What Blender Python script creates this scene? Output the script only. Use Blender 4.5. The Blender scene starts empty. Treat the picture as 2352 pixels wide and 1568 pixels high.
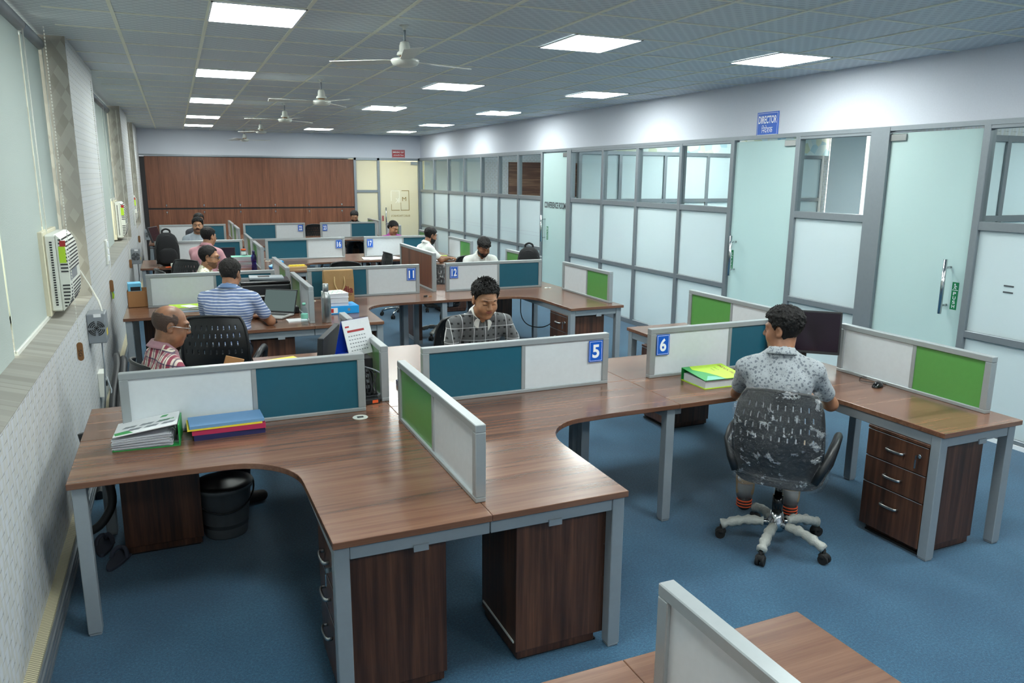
import bpy, bmesh, math, random
import numpy as np
from mathutils import Vector, Matrix, Euler
random.seed(7)
SC = bpy.context.scene
COL = SC.collection
PI = math.pi

# ---------------------------------------------------------------- camera
CAMZ = 2.06
YAW, PITCH, ROLL, FPX = 0.411, 0.2116, 0.0074, 1753.3
cd = bpy.data.cameras.new('camera'); cam = bpy.data.objects.new('camera', cd); COL.objects.link(cam)
f_ = Vector((math.sin(YAW)*math.cos(PITCH), math.cos(YAW)*math.cos(PITCH), -math.sin(PITCH)))
r_ = Vector((math.cos(YAW), -math.sin(YAW), 0)); u_ = r_.cross(f_)
r2 = math.cos(ROLL)*r_ + math.sin(ROLL)*u_; u2 = -math.sin(ROLL)*r_ + math.cos(ROLL)*u_
M = Matrix((r2, u2, -f_)).transposed().to_4x4(); M.translation = Vector((0, 0, CAMZ))
cam.matrix_world = M
cd.sensor_width = 36; cd.lens = FPX/2352*36; cd.clip_start = 0.02; cd.clip_end = 100
SC.camera = cam
# ---------------------------------------------------------------- world, exposure
w = bpy.data.worlds.new('world'); SC.world = w; w.use_nodes = True
bg = w.node_tree.nodes['Background']; bg.inputs[0].default_value = (0.95, 0.93, 0.82, 1); bg.inputs[1].default_value = 1.5
SC.view_settings.view_transform = 'Standard'; SC.view_settings.look = 'None'; SC.view_settings.gamma = 1
SC.view_settings.exposure = 1.53; SC.view_settings.use_curve_mapping = False
PANEL_E = 15.0        # glow of the ceiling panels
SC.cycles.max_bounces = 8; SC.cycles.diffuse_bounces = 4; SC.cycles.transparent_max_bounces = 12
SC.cycles.sample_clamp_indirect = 4; SC.cycles.use_denoising = True
SC.cycles.caustics_reflective = False; SC.cycles.caustics_refractive = False

# ---------------------------------------------------------------- node helper
def srgb(r, g, b):
    f = lambda c: (c/255/12.92) if c/255 <= .04045 else ((c/255+.055)/1.055)**2.4
    return (f(r), f(g), f(b), 1)
class N:
    def __init__(s, name):
        s.m = bpy.data.materials.new(name); s.m.use_nodes = True; s.t = s.m.node_tree
        s.b = s.t.nodes['Principled BSDF']; s.out = s.t.nodes['Material Output']
    def n(s, k, **kw):
        x = s.t.nodes.new(k)
        for a, v in kw.items(): setattr(x, a, v)
        return x
    def l(s, a, b): s.t.links.new(a, b)
    def inp(s, sock, v):
        if isinstance(v, (int, float)): sock.default_value = v
        elif isinstance(v, tuple): sock.default_value = v
        else: s.l(v, sock)
    def m_(s, op, a, b=0.0, c=0.0):
        x = s.n('ShaderNodeMath', operation=op)
        s.inp(x.inputs[0], a); s.inp(x.inputs[1], b); s.inp(x.inputs[2], c)
        return x.outputs[0]
    def xyz(s, kind='Object'):
        t = s.n('ShaderNodeTexCoord'); q = s.n('ShaderNodeSeparateXYZ'); s.l(t.outputs[kind], q.inputs[0])
        return q.outputs[0], q.outputs[1], q.outputs[2]
    def vec(s, x, y, z):
        c = s.n('ShaderNodeCombineXYZ')
        for i, v in enumerate((x, y, z)): s.inp(c.inputs[i], v)
        return c.outputs[0]
    def noise(s, v=None, scale=5., detail=3., rough=.5):
        x = s.n('ShaderNodeTexNoise')
        if v is not None: s.l(v, x.inputs['Vector'])
        x.inputs['Scale'].default_value = scale; x.inputs['Detail'].default_value = detail; x.inputs['Roughness'].default_value = rough
        return x.outputs[0]
    def mix(s, f, a, b):
        x = s.n('ShaderNodeMix', data_type='RGBA'); s.inp(x.inputs[0], f); s.inp(x.inputs[6], a); s.inp(x.inputs[7], b)
        return x.outputs[2]
    def ramp(s, f, stops):
        x = s.n('ShaderNodeValToRGB'); s.l(f, x.inputs[0]); e = x.color_ramp.elements
        while len(e) < len(stops): e.new(.5)
        for i, (p, c) in enumerate(stops): e[i].position = p; e[i].color = c
        return x.outputs[0]
    def bump(s, h, st=.2, d=.01):
        x = s.n('ShaderNodeBump'); x.inputs['Strength'].default_value = st; x.inputs['Distance'].default_value = d
        s.l(h, x.inputs['Height']); s.l(x.outputs[0], s.b.inputs['Normal'])
    def base(s, v): s.inp(s.b.inputs['Base Color'], v)
    def set(s, **kw):
        for k, v in kw.items(): s.inp(s.b.inputs[k.replace('_', ' ')], v)
        return s
MAT = {}
def plain(name, c, rough=.5, metal=0., bump=0., bscale=200., **kw):
    a = N(name); a.base(srgb(*c)); a.set(Roughness=rough, Metallic=metal, **kw)
    if name in MAT: pass
    t = a.n('ShaderNodeTexCoord')
    nz = a.noise(t.outputs['Object'], 35. if not bump else bscale, 3.)
    k = a.m_('MULTIPLY_ADD', nz, .10, .95)
    mx = a.n('ShaderNodeMix', data_type='RGBA', blend_type='MULTIPLY'); mx.inputs[0].default_value = 1
    mx.inputs[6].default_value = srgb(*c); a.l(k, mx.inputs[7]); a.l(mx.outputs[2], a.b.inputs['Base Color'])
    if bump: a.bump(nz, bump, .003)
    MAT[name] = a.m
    return a.m
def wood(name, axis, dark, mid, light, rough=.32, sc=1.0, spec=.5, coat=0.):
    a = N(name); x, y, z = a.xyz()
    ax = [x, y, z]; st = [1., 1., 1.]
    k = {'x': 0, 'y': 1, 'z': 2}[axis]
    vs = [a.m_('MULTIPLY', ax[i], (1.1 if i == k else 26.)*sc) for i in range(3)]
    vs2 = [a.m_('MULTIPLY', ax[i], (.35 if i == k else 7.)*sc) for i in range(3)]
    n1 = a.noise(a.vec(*vs), 1.6, 4., .65); n2 = a.noise(a.vec(*vs2), 1.5, 2.)
    n3 = a.noise(a.vec(*[a.m_('MULTIPLY', ax[i], (3. if i == k else 120.)*sc) for i in range(3)]), 1.5, 2.)
    f = a.m_('ADD', a.m_('MULTIPLY', n1, .50), a.m_('ADD', a.m_('MULTIPLY', n2, .40), a.m_('MULTIPLY', n3, .10)))
    c = a.ramp(f, [(.34, srgb(*dark)), (.5, srgb(*mid)), (.68, srgb(*light))])
    a.base(c); a.set(Roughness=rough, Specular_IOR_Level=spec, Coat_Weight=coat, Coat_Roughness=.12)
    MAT[name] = a.m
    return a.m

# ---------------------------------------------------------------- mesh helper
class MB:
    def __init__(s): s.bm = bmesh.new(); s.mi = 0
    def _mark(s, faces):
        for f in faces: f.material_index = s.mi
    def box(s, x0, x1, y0, y1, z0, z1, M=None):
        v = [s.bm.verts.new(p) for p in ((x0,y0,z0),(x1,y0,z0),(x1,y1,z0),(x0,y1,z0),(x0,y0,z1),(x1,y0,z1),(x1,y1,z1),(x0,y1,z1))]
        F = [s.bm.faces.new([v[i] for i in q]) for q in ((0,3,2,1),(4,5,6,7),(0,1,5,4),(1,2,6,5),(2,3,7,6),(3,0,4,7))]
        s._mark(F)
        if M is not None:
            for q in v: q.co = M @ q.co
        return s
    def cbox(s, c, sz, M=None):
        return s.box(c[0]-sz[0]/2, c[0]+sz[0]/2, c[1]-sz[1]/2, c[1]+sz[1]/2, c[2]-sz[2]/2, c[2]+sz[2]/2, M)
    def rings(s, R, close=False, caps=True, smooth=True):
        rv = [[s.bm.verts.new(p) for p in r] for r in R]; F = []
        n = len(rv[0])
        pairs = list(zip(rv[:-1], rv[1:])) + ([(rv[-1], rv[0])] if close else [])
        for a, b in pairs:
            for i in range(n):
                f = s.bm.faces.new((a[i], a[(i+1) % n], b[(i+1) % n], b[i])); f.smooth = smooth; F.append(f)
        if caps and not close:
            F.append(s.bm.faces.new(rv[0][::-1])); F.append(s.bm.faces.new(rv[-1]))
        s._mark(F); return s
    def tube(s, pts, r, seg=8, close=False, sq=None):
        pts = [Vector(p) for p in pts]
        if 5 <= len(pts) <= 16 and not close and isinstance(r, (int, float)):   # spline through the points
            q = [pts[0]*2-pts[1]]+pts+[pts[-1]*2-pts[-2]]; out = []
            for i in range(1, len(q)-2):
                for j in range(5):
                    t = j/5; out.append(.5*((2*q[i])+(q[i+1]-q[i-1])*t+(2*q[i-1]-5*q[i]+4*q[i+1]-q[i+2])*t*t+(3*q[i]-q[i-1]-3*q[i+1]+q[i+2])*t**3))
            pts = out+[q[-2]]
        n = len(pts); R = []
        rs = r if isinstance(r, (list, tuple)) else [r]*n
        up = None
        for i, p in enumerate(pts):
            if close: t = (pts[(i+1) % n]-pts[i-1])
            else: t = (pts[min(i+1, n-1)]-pts[max(i-1, 0)])
            t.normalize()
            if up is None:
                up = Vector((0, 0, 1)) if abs(t.z) < .9 else Vector((0, 1, 0))
            a = t.cross(up)
            if a.length < 1e-4: a = t.cross(Vector((1, 0, 0)))
            a.normalize(); b = a.cross(t).normalized(); up = b
            R.append([p + (a*math.cos(2*PI*k/seg) + b*math.sin(2*PI*k/seg)*(sq or 1))*rs[i] for k in range(seg)])
        return s.rings(R, close=close)
    def cyl(s, a, b, r, r2=None, seg=16): return s.tube([a, b], [r, r if r2 is None else r2], seg)
    def lathe(s, prof, c=(0, 0, 0), seg=24, M=None):
        R = []
        for r, z in prof:
            ring = [Vector((c[0]+max(r, 1e-4)*math.cos(2*PI*k/seg), c[1]+max(r, 1e-4)*math.sin(2*PI*k/seg), c[2]+z)) for k in range(seg)]
            if M is not None: ring = [M @ q for q in ring]
            R.append(ring)
        return s.rings(R)
    def prism(s, poly, z0, z1, M=None):
        a = [s.bm.verts.new((x, y, z0)) for x, y in poly]; b = [s.bm.verts.new((x, y, z1)) for x, y in poly]
        n = len(poly); F = [s.bm.faces.new(a[::-1]), s.bm.faces.new(b)]
        for i in range(n): F.append(s.bm.faces.new((a[i], a[(i+1) % n], b[(i+1) % n], b[i])))
        s._mark(F)
        if M is not None:
            for q in a+b: q.co = M @ q.co
        return s
    def xf(s, M):
        for v in s.bm.verts: v.co = M @ v.co
        return s
    def build(s, name, mat, parent=None, bev=0., smooth=False, seg=1, sub=0):
        me = bpy.data.meshes.new(name); bmesh.ops.recalc_face_normals(s.bm, faces=s.bm.faces)
        if smooth:
            for f in s.bm.faces: f.smooth = True
        s.bm.to_mesh(me); s.bm.free()
        for m in (mat if isinstance(mat, (list, tuple)) else [mat]): me.materials.append(MAT[m] if isinstance(m, str) else m)
        o = bpy.data.objects.new(name, me); COL.objects.link(o)
        if parent is not None: o.parent = parent
        if bev:
            b = o.modifiers.new('bevel', 'BEVEL'); b.width = bev; b.segments = seg; b.limit_method = 'ANGLE'; b.angle_limit = math.radians(40)
        if sub:
            q = o.modifiers.new('sub', 'SUBSURF'); q.levels = q.render_levels = sub
        return o
def tag(o, label, cat, group=None, kind=None):
    if label: o['label'] = label
    if cat: o['category'] = cat
    if group: o['group'] = group
    if kind: o['kind'] = kind
    return o
def thing(name, label, cat, loc=(0, 0, 0), rz=0., group=None):
    o = bpy.data.objects.new(name, None); COL.objects.link(o); o.empty_display_size = .1
    o.location = loc; o.rotation_euler = (0, 0, rz)
    return tag(o, label, cat, group)
def struct(o): o['kind'] = 'structure'; return o
def dup(root, loc, rz=None, label=None, group=None):
    r = root.copy(); COL.objects.link(r); r.location = loc
    if rz is not None: r.rotation_euler = (0, 0, rz)
    if label: r['label'] = label
    if group: r['group'] = group
    for ch in list(root.children):
        c = ch.copy(); COL.objects.link(c); c.parent = r
        for g in list(ch.children):
            d = g.copy(); COL.objects.link(d); d.parent = c
    return r
DEVA = None
try:
    import os
    fp = os.path.join(bpy.utils.system_resource('DATAFILES'), 'fonts', 'NotoSansDevanagari-Regular.woff2')
except Exception: pass
def text(body, name, mat, parent, M, w, h, thick=.001, bold=.0):
    """letters fitted into w x h (local x, y), centred, then moved by M"""
    c = bpy.data.curves.new('t', 'FONT'); c.body = body; c.size = 1; c.offset = bold; c.align_x = 'LEFT'
    t = bpy.data.objects.new('t', c); COL.objects.link(t)
    dg = bpy.context.evaluated_depsgraph_get(); dg.update()
    me = bpy.data.meshes.new_from_object(t.evaluated_get(dg)); me.name = name
    bpy.data.objects.remove(t); bpy.data.curves.remove(c)
    co = np.zeros(len(me.vertices)*3); me.vertices.foreach_get('co', co); co = co.reshape(-1, 3)
    if len(co):
        lo = co.min(0); hi = co.max(0); d = np.maximum(hi-lo, 1e-6)
        co[:, 0] = ((co[:, 0]-lo[0])/d[0]-.5)*w; co[:, 1] = ((co[:, 1]-lo[1])/d[1]-.5)*h; co[:, 2] = 0
        me.vertices.foreach_set('co', co.ravel())
    me.transform(M); me.materials.clear(); me.materials.append(MAT[mat])
    o = bpy.data.objects.new(name, me); COL.objects.link(o); o.parent = parent
    return o
def frameM(origin, xdir, ydir):
    x = Vector(xdir).normalized(); y = Vector(ydir).normalized(); z = x.cross(y)
    M = Matrix((x, y, z)).transposed().to_4x4(); M.translation = Vector(origin); return M
# ---------------------------------------------------------------- materials
wood('desk_wood', 'x', (84, 55, 42), (112, 77, 59), (134, 98, 77), .27, 1., .5, .25)
wood('ped_wood', 'z', (38, 24, 18), (74, 47, 35), (112, 74, 53), .38)
wood('cup_wood', 'z', (82, 46, 30), (114, 69, 48), (136, 88, 62), .4)
wood('streak_wood', 'x', (58, 38, 30), (84, 56, 44), (150, 118, 92), .4, .6)
plain('frame_grey', (166, 172, 174), .36, .4)
plain('leg_grey', (146, 154, 160), .42, .2)
plain('door_alu', (136, 143, 149), .4, .45)
plain('laminate_white', (208, 214, 218), .25)
plain('laminate_teal', (28, 90, 110), .3)
plain('laminate_green', (88, 150, 76), .28)
plain('sign_blue', (8, 90, 196), .4); plain('sign_white', (240, 244, 248), .5)
plain('sign_red', (170, 42, 44), .45); plain('sign_green', (10, 120, 74), .45)
plain('black_plastic', (22, 24, 27), .42); plain('dark_plastic', (40, 42, 45), .5)
plain('gloss_black', (12, 13, 15), .15); plain('rubber', (18, 18, 19), .8)
plain('chrome', (205, 208, 210), .16, 1.); plain('steel', (176, 178, 178), .28, 1.)
plain('white_plastic', (226, 228, 220), .38); plain('cream_plastic', (214, 208, 184), .5)
plain('grey_metal', (140, 146, 152), .45, .3); plain('paper', (228, 230, 232), .8); plain('paper_grey', (196, 198, 206), .85)
plain('wall_white', (208, 212, 222), .85, bump=.04, bscale=80.)
plain('room_warm', (238, 232, 196), .85); plain('room_grey', (196, 206, 206), .85)
plain('tbar', (232, 234, 220), .6); plain('fan_white', (214, 216, 208), .35)
plain('tan', (178, 132, 86), .8); plain('kraft', (160, 126, 84), .85, bump=.4, bscale=22.); plain('cardboard', (166, 120, 78), .85)
plain('fabric_black', (26, 27, 30), .9, bump=.3, bscale=60.); plain('navy', (34, 36, 84), .5); plain('magenta', (176, 44, 84), .5)
plain('yellow', (232, 206, 60), .55); plain('sky_blue', (104, 148, 192), .55); plain('file_green', (34, 150, 72), .4)
plain('lime', (176, 214, 50), .45); plain('cyan_blue', (28, 150, 220), .4); plain('teal_pale', (120, 190, 168), .6)
plain('pink_file', (206, 104, 122), .6); plain('orange', (226, 92, 40), .6); plain('light_blue', (110, 190, 226), .6)
plain('royal_blue', (30, 70, 190), .4); plain('maroon', (120, 30, 40), .5); plain('brown_tag', (134, 92, 52), .5)
plain('bucket_dark', (84, 88, 92), .5); plain('slipper', (54, 58, 72), .8); plain('bubble_wrap', (170, 172, 166), .35, bump=1., bscale=110.)
plain('screen_dark', (34, 22, 34), .12); plain('screen_grey', (84, 92, 92), .3); plain('wood_light', (200, 170, 120), .6)
plain('dark_strip', (34, 32, 34), .5); plain('line_silver', (176, 180, 184), .3, .5); plain('cord_white', (224, 224, 216), .6)
plain('hair', (20, 18, 18), .62, bump=.9, bscale=150., Specular_IOR_Level=.3); plain('hair_brown', (74, 56, 48), .7, bump=.9, bscale=150.); plain('laptop_silver', (186, 186, 184), .4)
plain('hair_grey', (34, 31, 30), .65, bump=.9, bscale=150., Specular_IOR_Level=.3)
plain('stubble', (112, 82, 64), .8, bump=.5, bscale=300.)
plain('eye_white', (225, 220, 212), .25); plain('iris', (30, 20, 16), .15)
plain('trouser_dark', (30, 34, 44), .85); plain('trouser_khaki', (150, 128, 100), .85); plain('sock_grey', (130, 132, 134), .9)
plain('shoe_dark', (36, 32, 34), .7); plain('shoe_orange', (214, 84, 44), .7)

def skinmat(name, c, lip):
    a = N(name); t = a.n('ShaderNodeTexCoord'); n1 = a.noise(t.outputs['Object'], 14., 4.); n2 = a.noise(t.outputs['Object'], 400., 2.)
    d = tuple(int(v*.82) for v in c); l = tuple(min(255, int(v*1.08)) for v in c)
    a.base(a.ramp(n1, [(.35, srgb(*d)), (.65, srgb(*l))])); a.set(Roughness=.45); a.bump(n2, .12, .001)
    MAT[name] = a.m; plain(name+'_lip', lip, .4)
skinmat('skin_a', (178, 130, 98), (140, 84, 72)); skinmat('skin_b', (150, 104, 78), (126, 76, 64)); skinmat('skin_c', (134, 92, 66), (112, 66, 56))

def cloth(name, fn, rough=.85):
    a = N(name); x, y, z = a.xyz(); c = fn(a, x, y, z); a.base(c); a.set(Roughness=rough, Sheen_Weight=.1)
    t = a.n('ShaderNodeTexCoord'); nz = a.noise(t.outputs['Object'], 500., 2.); a.bump(nz, .25, .001); MAT[name] = a.m
def band(a, v, period, width, off=0.):
    fr = a.m_('FRACT', a.m_('ADD', a.m_('DIVIDE', v, period), off+50.)); return a.m_('LESS_THAN', fr, width)
def stripes(a, x, y, z):
    c = a.mix(a.noise(a.vec(a.m_('MULTIPLY', x, 8.), a.m_('MULTIPLY', y, 8.), z), 60., 3.), srgb(78, 96, 138), srgb(128, 146, 184))
    return a.mix(band(a, a.m_('ADD', z, a.m_('MULTIPLY', a.noise(a.vec(x, y, z), 6., 1.), .02)), 0.024, .26), c, srgb(216, 220, 228))
cloth('shirt_stripe', stripes)
def plaid(a, x, y, z):
    u = a.m_('ADD', x, a.m_('MULTIPLY', y, .9)); v = a.m_('ADD', z, a.m_('MULTIPLY', y, .25))
    c = a.mix(band(a, u, .062, .42), srgb(218, 204, 192), srgb(150, 66, 84)); c = a.mix(a.m_('MULTIPLY', band(a, v, .062, .42, .3), .55), c, srgb(120, 34, 62))
    c = a.mix(a.m_('MULTIPLY', band(a, u, .062, .14, .35), .8), c, srgb(48, 44, 78)); c = a.mix(a.m_('MULTIPLY', band(a, v, .062, .12, .0), .8), c, srgb(48, 44, 78))
    c = a.mix(a.m_('MULTIPLY', band(a, u, .124, .06, .1), .9), c, srgb(226, 214, 196)); return a.mix(a.m_('MULTIPLY', band(a, v, .124, .06, .45), .9), c, srgb(226, 214, 196))
cloth('shirt_plaid', plaid)
def floral(a, x, y, z):
    vo = a.n('ShaderNodeTexVoronoi'); a.l(a.vec(x, y, z), vo.inputs['Vector']); vo.inputs['Scale'].default_value = 52.
    v2 = a.n('ShaderNodeTexVoronoi'); a.l(a.vec(x, y, z), v2.inputs['Vector']); v2.inputs['Scale'].default_value = 90.
    n = a.noise(a.vec(x, y, z), 160., 2.)
    f = a.m_('LESS_THAN', a.m_('ADD', vo.outputs['Distance'], a.m_('MULTIPLY', n, .5)), .6)
    g = a.m_('LESS_THAN', a.m_('ADD', v2.outputs['Distance'], a.m_('MULTIPLY', n, .4)), .44)
    return a.mix(a.m_('MAXIMUM', f, a.m_('MULTIPLY', g, .8)), srgb(152, 158, 162), srgb(104, 110, 118))
cloth('shirt_floral', floral)
def gridpolo(a, x, y, z):
    nz = a.noise(a.vec(x, y, z), 260., 2.); c = a.mix(nz, srgb(62, 64, 66), srgb(104, 106, 108))
    sq = a.m_('MULTIPLY', band(a, x, .046, .34), band(a, z, .05, .28)); c = a.mix(sq, c, srgb(24, 24, 26))
    ln = a.m_('MAXIMUM', band(a, x, .088, .035, .2), band(a, z, .098, .03, .1)); return a.mix(ln, c, srgb(216, 218, 220))
cloth('shirt_grid', gridpolo)
def leafy(a, x, y, z): return a.mix(a.m_('GREATER_THAN', a.noise(a.vec(x, y, z), 26., 3.), .54), srgb(226, 224, 204), srgb(160, 158, 112))
cloth('shirt_leaf', leafy)
for nm, c in (('shirt_pink', (208, 152, 160)), ('shirt_grey', (142, 152, 160)), ('shirt_white', (218, 220, 216)), ('shirt_dark', (44, 46, 54)), ('shirt_magenta', (170, 70, 150)), ('collar_white', (226, 226, 222)), ('collar_blue', (104, 130, 170)), ('collar_floral', (184, 190, 196)), ('collar_plaid', (172, 130, 140))):
    cloth(nm, lambda a, x, y, z, c=c: a.mix(a.noise(a.vec(x, y, z), 40., 2.), srgb(*[int(v*.94) for v in c]), srgb(*[min(255, int(v*1.05)) for v in c])))

def carpet():
    a = N('carpet'); x, y, z = a.xyz(); v = a.vec(x, y, 0.)
    n1 = a.noise(v, 330., 2.); n2 = a.noise(v, 2.2, 2.); n3 = a.noise(v, 90., 3., .7)
    f = a.m_('ADD', a.m_('MULTIPLY', n1, .45), a.m_('ADD', a.m_('MULTIPLY', n3, .4), a.m_('MULTIPLY', n2, .15)))
    a.base(a.ramp(f, [(.3, srgb(6, 42, 66)), (.5, srgb(22, 75, 106)), (.72, srgb(72, 126, 152))])); a.set(Roughness=.95, Sheen_Weight=.25)
    a.bump(a.m_('ADD', n1, n3), .5, .004); MAT['carpet'] = a.m
carpet()
def wallpaper():
    # pale vertical lozenges with short dark dashes in offset rows
    a = N('wallpaper'); x, y, z = a.xyz(); u = a.m_('ADD', x, y)
    row = a.m_('FLOOR', a.m_('DIVIDE', z, .047)); odd = a.m_('MULTIPLY', a.m_('MODULO', a.m_('ABSOLUTE', row), 2.), .5)
    fu = a.m_('FRACT', a.m_('ADD', a.m_('DIVIDE', u, .118), a.m_('ADD', odd, 60.)))
    fv = a.m_('FRACT', a.m_('ADD', a.m_('DIVIDE', z, .047), a.m_('ADD', a.m_('MULTIPLY', fu, .16), 60.)))
    dash = a.m_('MULTIPLY', a.m_('LESS_THAN', fv, .06), a.m_('LESS_THAN', fu, .66))
    fc = a.m_('FRACT', a.m_('ADD', a.m_('DIVIDE', u, .0525), 60.))
    fz = a.m_('FRACT', a.m_('ADD', a.m_('DIVIDE', z, .156), a.m_('ADD', a.m_('MULTIPLY', a.m_('FLOOR', a.m_('DIVIDE', u, .0525)), .5), 60.)))
    tri = a.m_('LESS_THAN', a.m_('ABSOLUTE', a.m_('SUBTRACT', fc, .5)), a.m_('MULTIPLY', fz, .45))
    nz = a.noise(a.vec(x, y, z), 7., 3.)
    c = a.mix(tri, a.mix(nz, srgb(184, 185, 182), srgb(204, 204, 200)), a.mix(nz, srgb(206, 209, 214), srgb(194, 198, 203)))
    a.base(a.mix(a.m_('MULTIPLY', dash, .75), c, srgb(92, 96, 104))); a.set(Roughness=.6); a.bump(dash, .2, .002); MAT['wallpaper'] = a.m
    # reveal paper: overlapping rhombs in greige
    a = N('wallpaper_rhomb'); x, y, z = a.xyz(); u = a.m_('ADD', x, y)
    p = a.m_('FLOOR', a.m_('ADD', a.m_('DIVIDE', u, .07), a.m_('DIVIDE', z, .12))); q = a.m_('FLOOR', a.m_('SUBTRACT', a.m_('DIVIDE', u, .07), a.m_('DIVIDE', z, .12)))
    wn = a.n('ShaderNodeTexWhiteNoise'); a.l(a.vec(p, q, 0.), wn.inputs[0])
    a.base(a.ramp(wn.outputs[0], [(0., srgb(142, 139, 130)), (.5, srgb(154, 151, 144)), (1., srgb(166, 164, 156))])); a.set(Roughness=.6); MAT['wallpaper_rhomb'] = a.m
    # mosaic print of the rooms behind the glass
    a = N('mosaic'); x, y, z = a.xyz(); vo = a.n('ShaderNodeTexVoronoi'); a.l(a.vec(x, y, z), vo.inputs['Vector']); vo.inputs['Scale'].default_value = 7.
    wn = a.n('ShaderNodeTexWhiteNoise'); a.l(vo.outputs['Position'], wn.inputs[0])
    a.base(a.ramp(wn.outputs[0], [(0., srgb(150, 190, 206)), (.3, srgb(206, 220, 220)), (.6, srgb(222, 226, 216)), (.85, srgb(196, 202, 176))])); a.set(Roughness=.7); MAT['mosaic'] = a.m
wallpaper()
def ceilmat():
    a = N('ceiling_tile'); x, y, z = a.xyz()
    sy = a.m_('DIVIDE', y, .046); row = a.m_('FLOOR', sy); odd = a.m_('MULTIPLY', a.m_('MODULO', a.m_('ABSOLUTE', row), 2.), .5)
    fx = a.m_('SUBTRACT', a.m_('FRACT', a.m_('ADD', a.m_('DIVIDE', x, .085), a.m_('ADD', odd, 60.))), .5)
    fy = a.m_('SUBTRACT', a.m_('FRACT', a.m_('ADD', sy, 60.)), .5)
    r = a.m_('ADD', a.m_('MULTIPLY', fx, fx), a.m_('MULTIPLY', fy, fy)); el = a.m_('LESS_THAN', r, .11)
    a.base(a.mix(el, srgb(206, 216, 222), srgb(188, 198, 206))); a.set(Roughness=.5, Specular_IOR_Level=.4); a.bump(el, .15, .001); MAT['ceiling_tile'] = a.m
ceilmat()
def blind():
    a = N('blind'); t = a.n('ShaderNodeTexCoord'); nz = a.noise(t.outputs['Object'], 130., 3.)
    c = srgb(186, 196, 192); d = a.n('ShaderNodeBsdfDiffuse'); d.inputs[0].default_value = c; tr = a.n('ShaderNodeBsdfTranslucent'); tr.inputs[0].default_value = srgb(190, 196, 184)
    bp = a.n('ShaderNodeBump'); bp.inputs['Strength'].default_value = .5; bp.inputs['Distance'].default_value = .003; a.l(nz, bp.inputs['Height']); a.l(bp.outputs[0], d.inputs['Normal'])
    mx = a.n('ShaderNodeMixShader'); mx.inputs[0].default_value = .06; a.l(d.outputs[0], mx.inputs[1]); a.l(tr.outputs[0], mx.inputs[2]); a.l(mx.outputs[0], a.out.inputs[0]); MAT['blind'] = a.m
    a = N('blind_grey'); a.base(srgb(206, 212, 216)); a.set(Roughness=.8); MAT['blind_grey'] = a.m
blind()
def glass(name, tint, gloss=.06, rough=0.02):
    a = N(name); tr = a.n('ShaderNodeBsdfTransparent'); tr.inputs[0].default_value = tint; gl = a.n('ShaderNodeBsdfGlossy'); gl.inputs['Roughness'].default_value = rough
    fr = a.n('ShaderNodeFresnel'); fr.inputs[0].default_value = 1.45; ge = a.n('ShaderNodeNewGeometry'); k = a.m_('MULTIPLY', fr.outputs[0], a.m_('SUBTRACT', 1., ge.outputs['Backfacing']))
    mx = a.n('ShaderNodeMixShader'); a.l(k, mx.inputs[0]); a.l(tr.outputs[0], mx.inputs[1]); a.l(gl.outputs[0], mx.inputs[2]); a.l(mx.outputs[0], a.out.inputs[0]); MAT[name] = a.m
glass('clear_glass', (.93, .96, .95, 1))
glass('bottle_clear', (.84, .92, .94, 1)); glass('bottle_purple', (.25, .22, .62, 1))
def film():
    # thin loose polythene: mostly clear with bright creases
    a = N('plastic_film'); t = a.n('ShaderNodeTexCoord'); nz = a.noise(t.outputs['Object'], 14., 6., .7); tr = a.n('ShaderNodeBsdfTransparent'); tr.inputs[0].default_value = (.93, .94, .95, 1)
    gl = a.n('ShaderNodeBsdfGlossy'); gl.inputs['Roughness'].default_value = .18; bp = a.n('ShaderNodeBump'); bp.inputs['Strength'].default_value = 1.; bp.inputs['Distance'].default_value = .06
    a.l(nz, bp.inputs['Height']); a.l(bp.outputs[0], gl.inputs['Normal']); k = a.m_('MULTIPLY_ADD', a.m_('GREATER_THAN', nz, .59), .45, .09)
    mx = a.n('ShaderNodeMixShader'); a.l(k, mx.inputs[0]); a.l(tr.outputs[0], mx.inputs[1]); a.l(gl.outputs[0], mx.inputs[2]); a.l(mx.outputs[0], a.out.inputs[0]); MAT['plastic_film'] = a.m
film()
def frosted(name, c, trans=.45, gloss=.08):
    a = N(name); d = a.n('ShaderNodeBsdfDiffuse'); d.inputs[0].default_value = srgb(*c); tl = a.n('ShaderNodeBsdfTranslucent'); tl.inputs[0].default_value = srgb(*c)
    m1 = a.n('ShaderNodeMixShader'); m1.inputs[0].default_value = trans; a.l(d.outputs[0], m1.inputs[1]); a.l(tl.outputs[0], m1.inputs[2])
    g = a.n('ShaderNodeBsdfGlossy'); g.inputs['Roughness'].default_value = .08; fr = a.n('ShaderNodeFresnel'); fr.inputs[0].default_value = 1.4
    ge = a.n('ShaderNodeNewGeometry'); k = a.m_('MULTIPLY', fr.outputs[0], a.m_('SUBTRACT', 1., ge.outputs['Backfacing'])); m2 = a.n('ShaderNodeMixShader'); a.l(k, m2.inputs[0]); a.l(m1.outputs[0], m2.inputs[1]); a.l(g.outputs[0], m2.inputs[2]); a.l(m2.outputs[0], a.out.inputs[0]); MAT[name] = a.m
frosted('frosted_white', (228, 238, 240)); frosted('frosted_green', (216, 235, 234)); frosted('frosted_cream', (236, 234, 220), .55)
def emit(name, c, e):
    a = N(name); x = a.n('ShaderNodeEmission'); x.inputs[0].default_value = c; x.inputs[1].default_value = e; a.l(x.outputs[0], a.out.inputs[0]); MAT[name] = a.m
emit('panel_glow', (.925, 1, .965, 1), PANEL_E); emit('room_fill_glow', (.9, 1, .99, 1), 34.); emit('warm_panel_glow', (1, .97, .86, 1), 16.); emit('lap_screen', srgb(78, 92, 90), .5)
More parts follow.
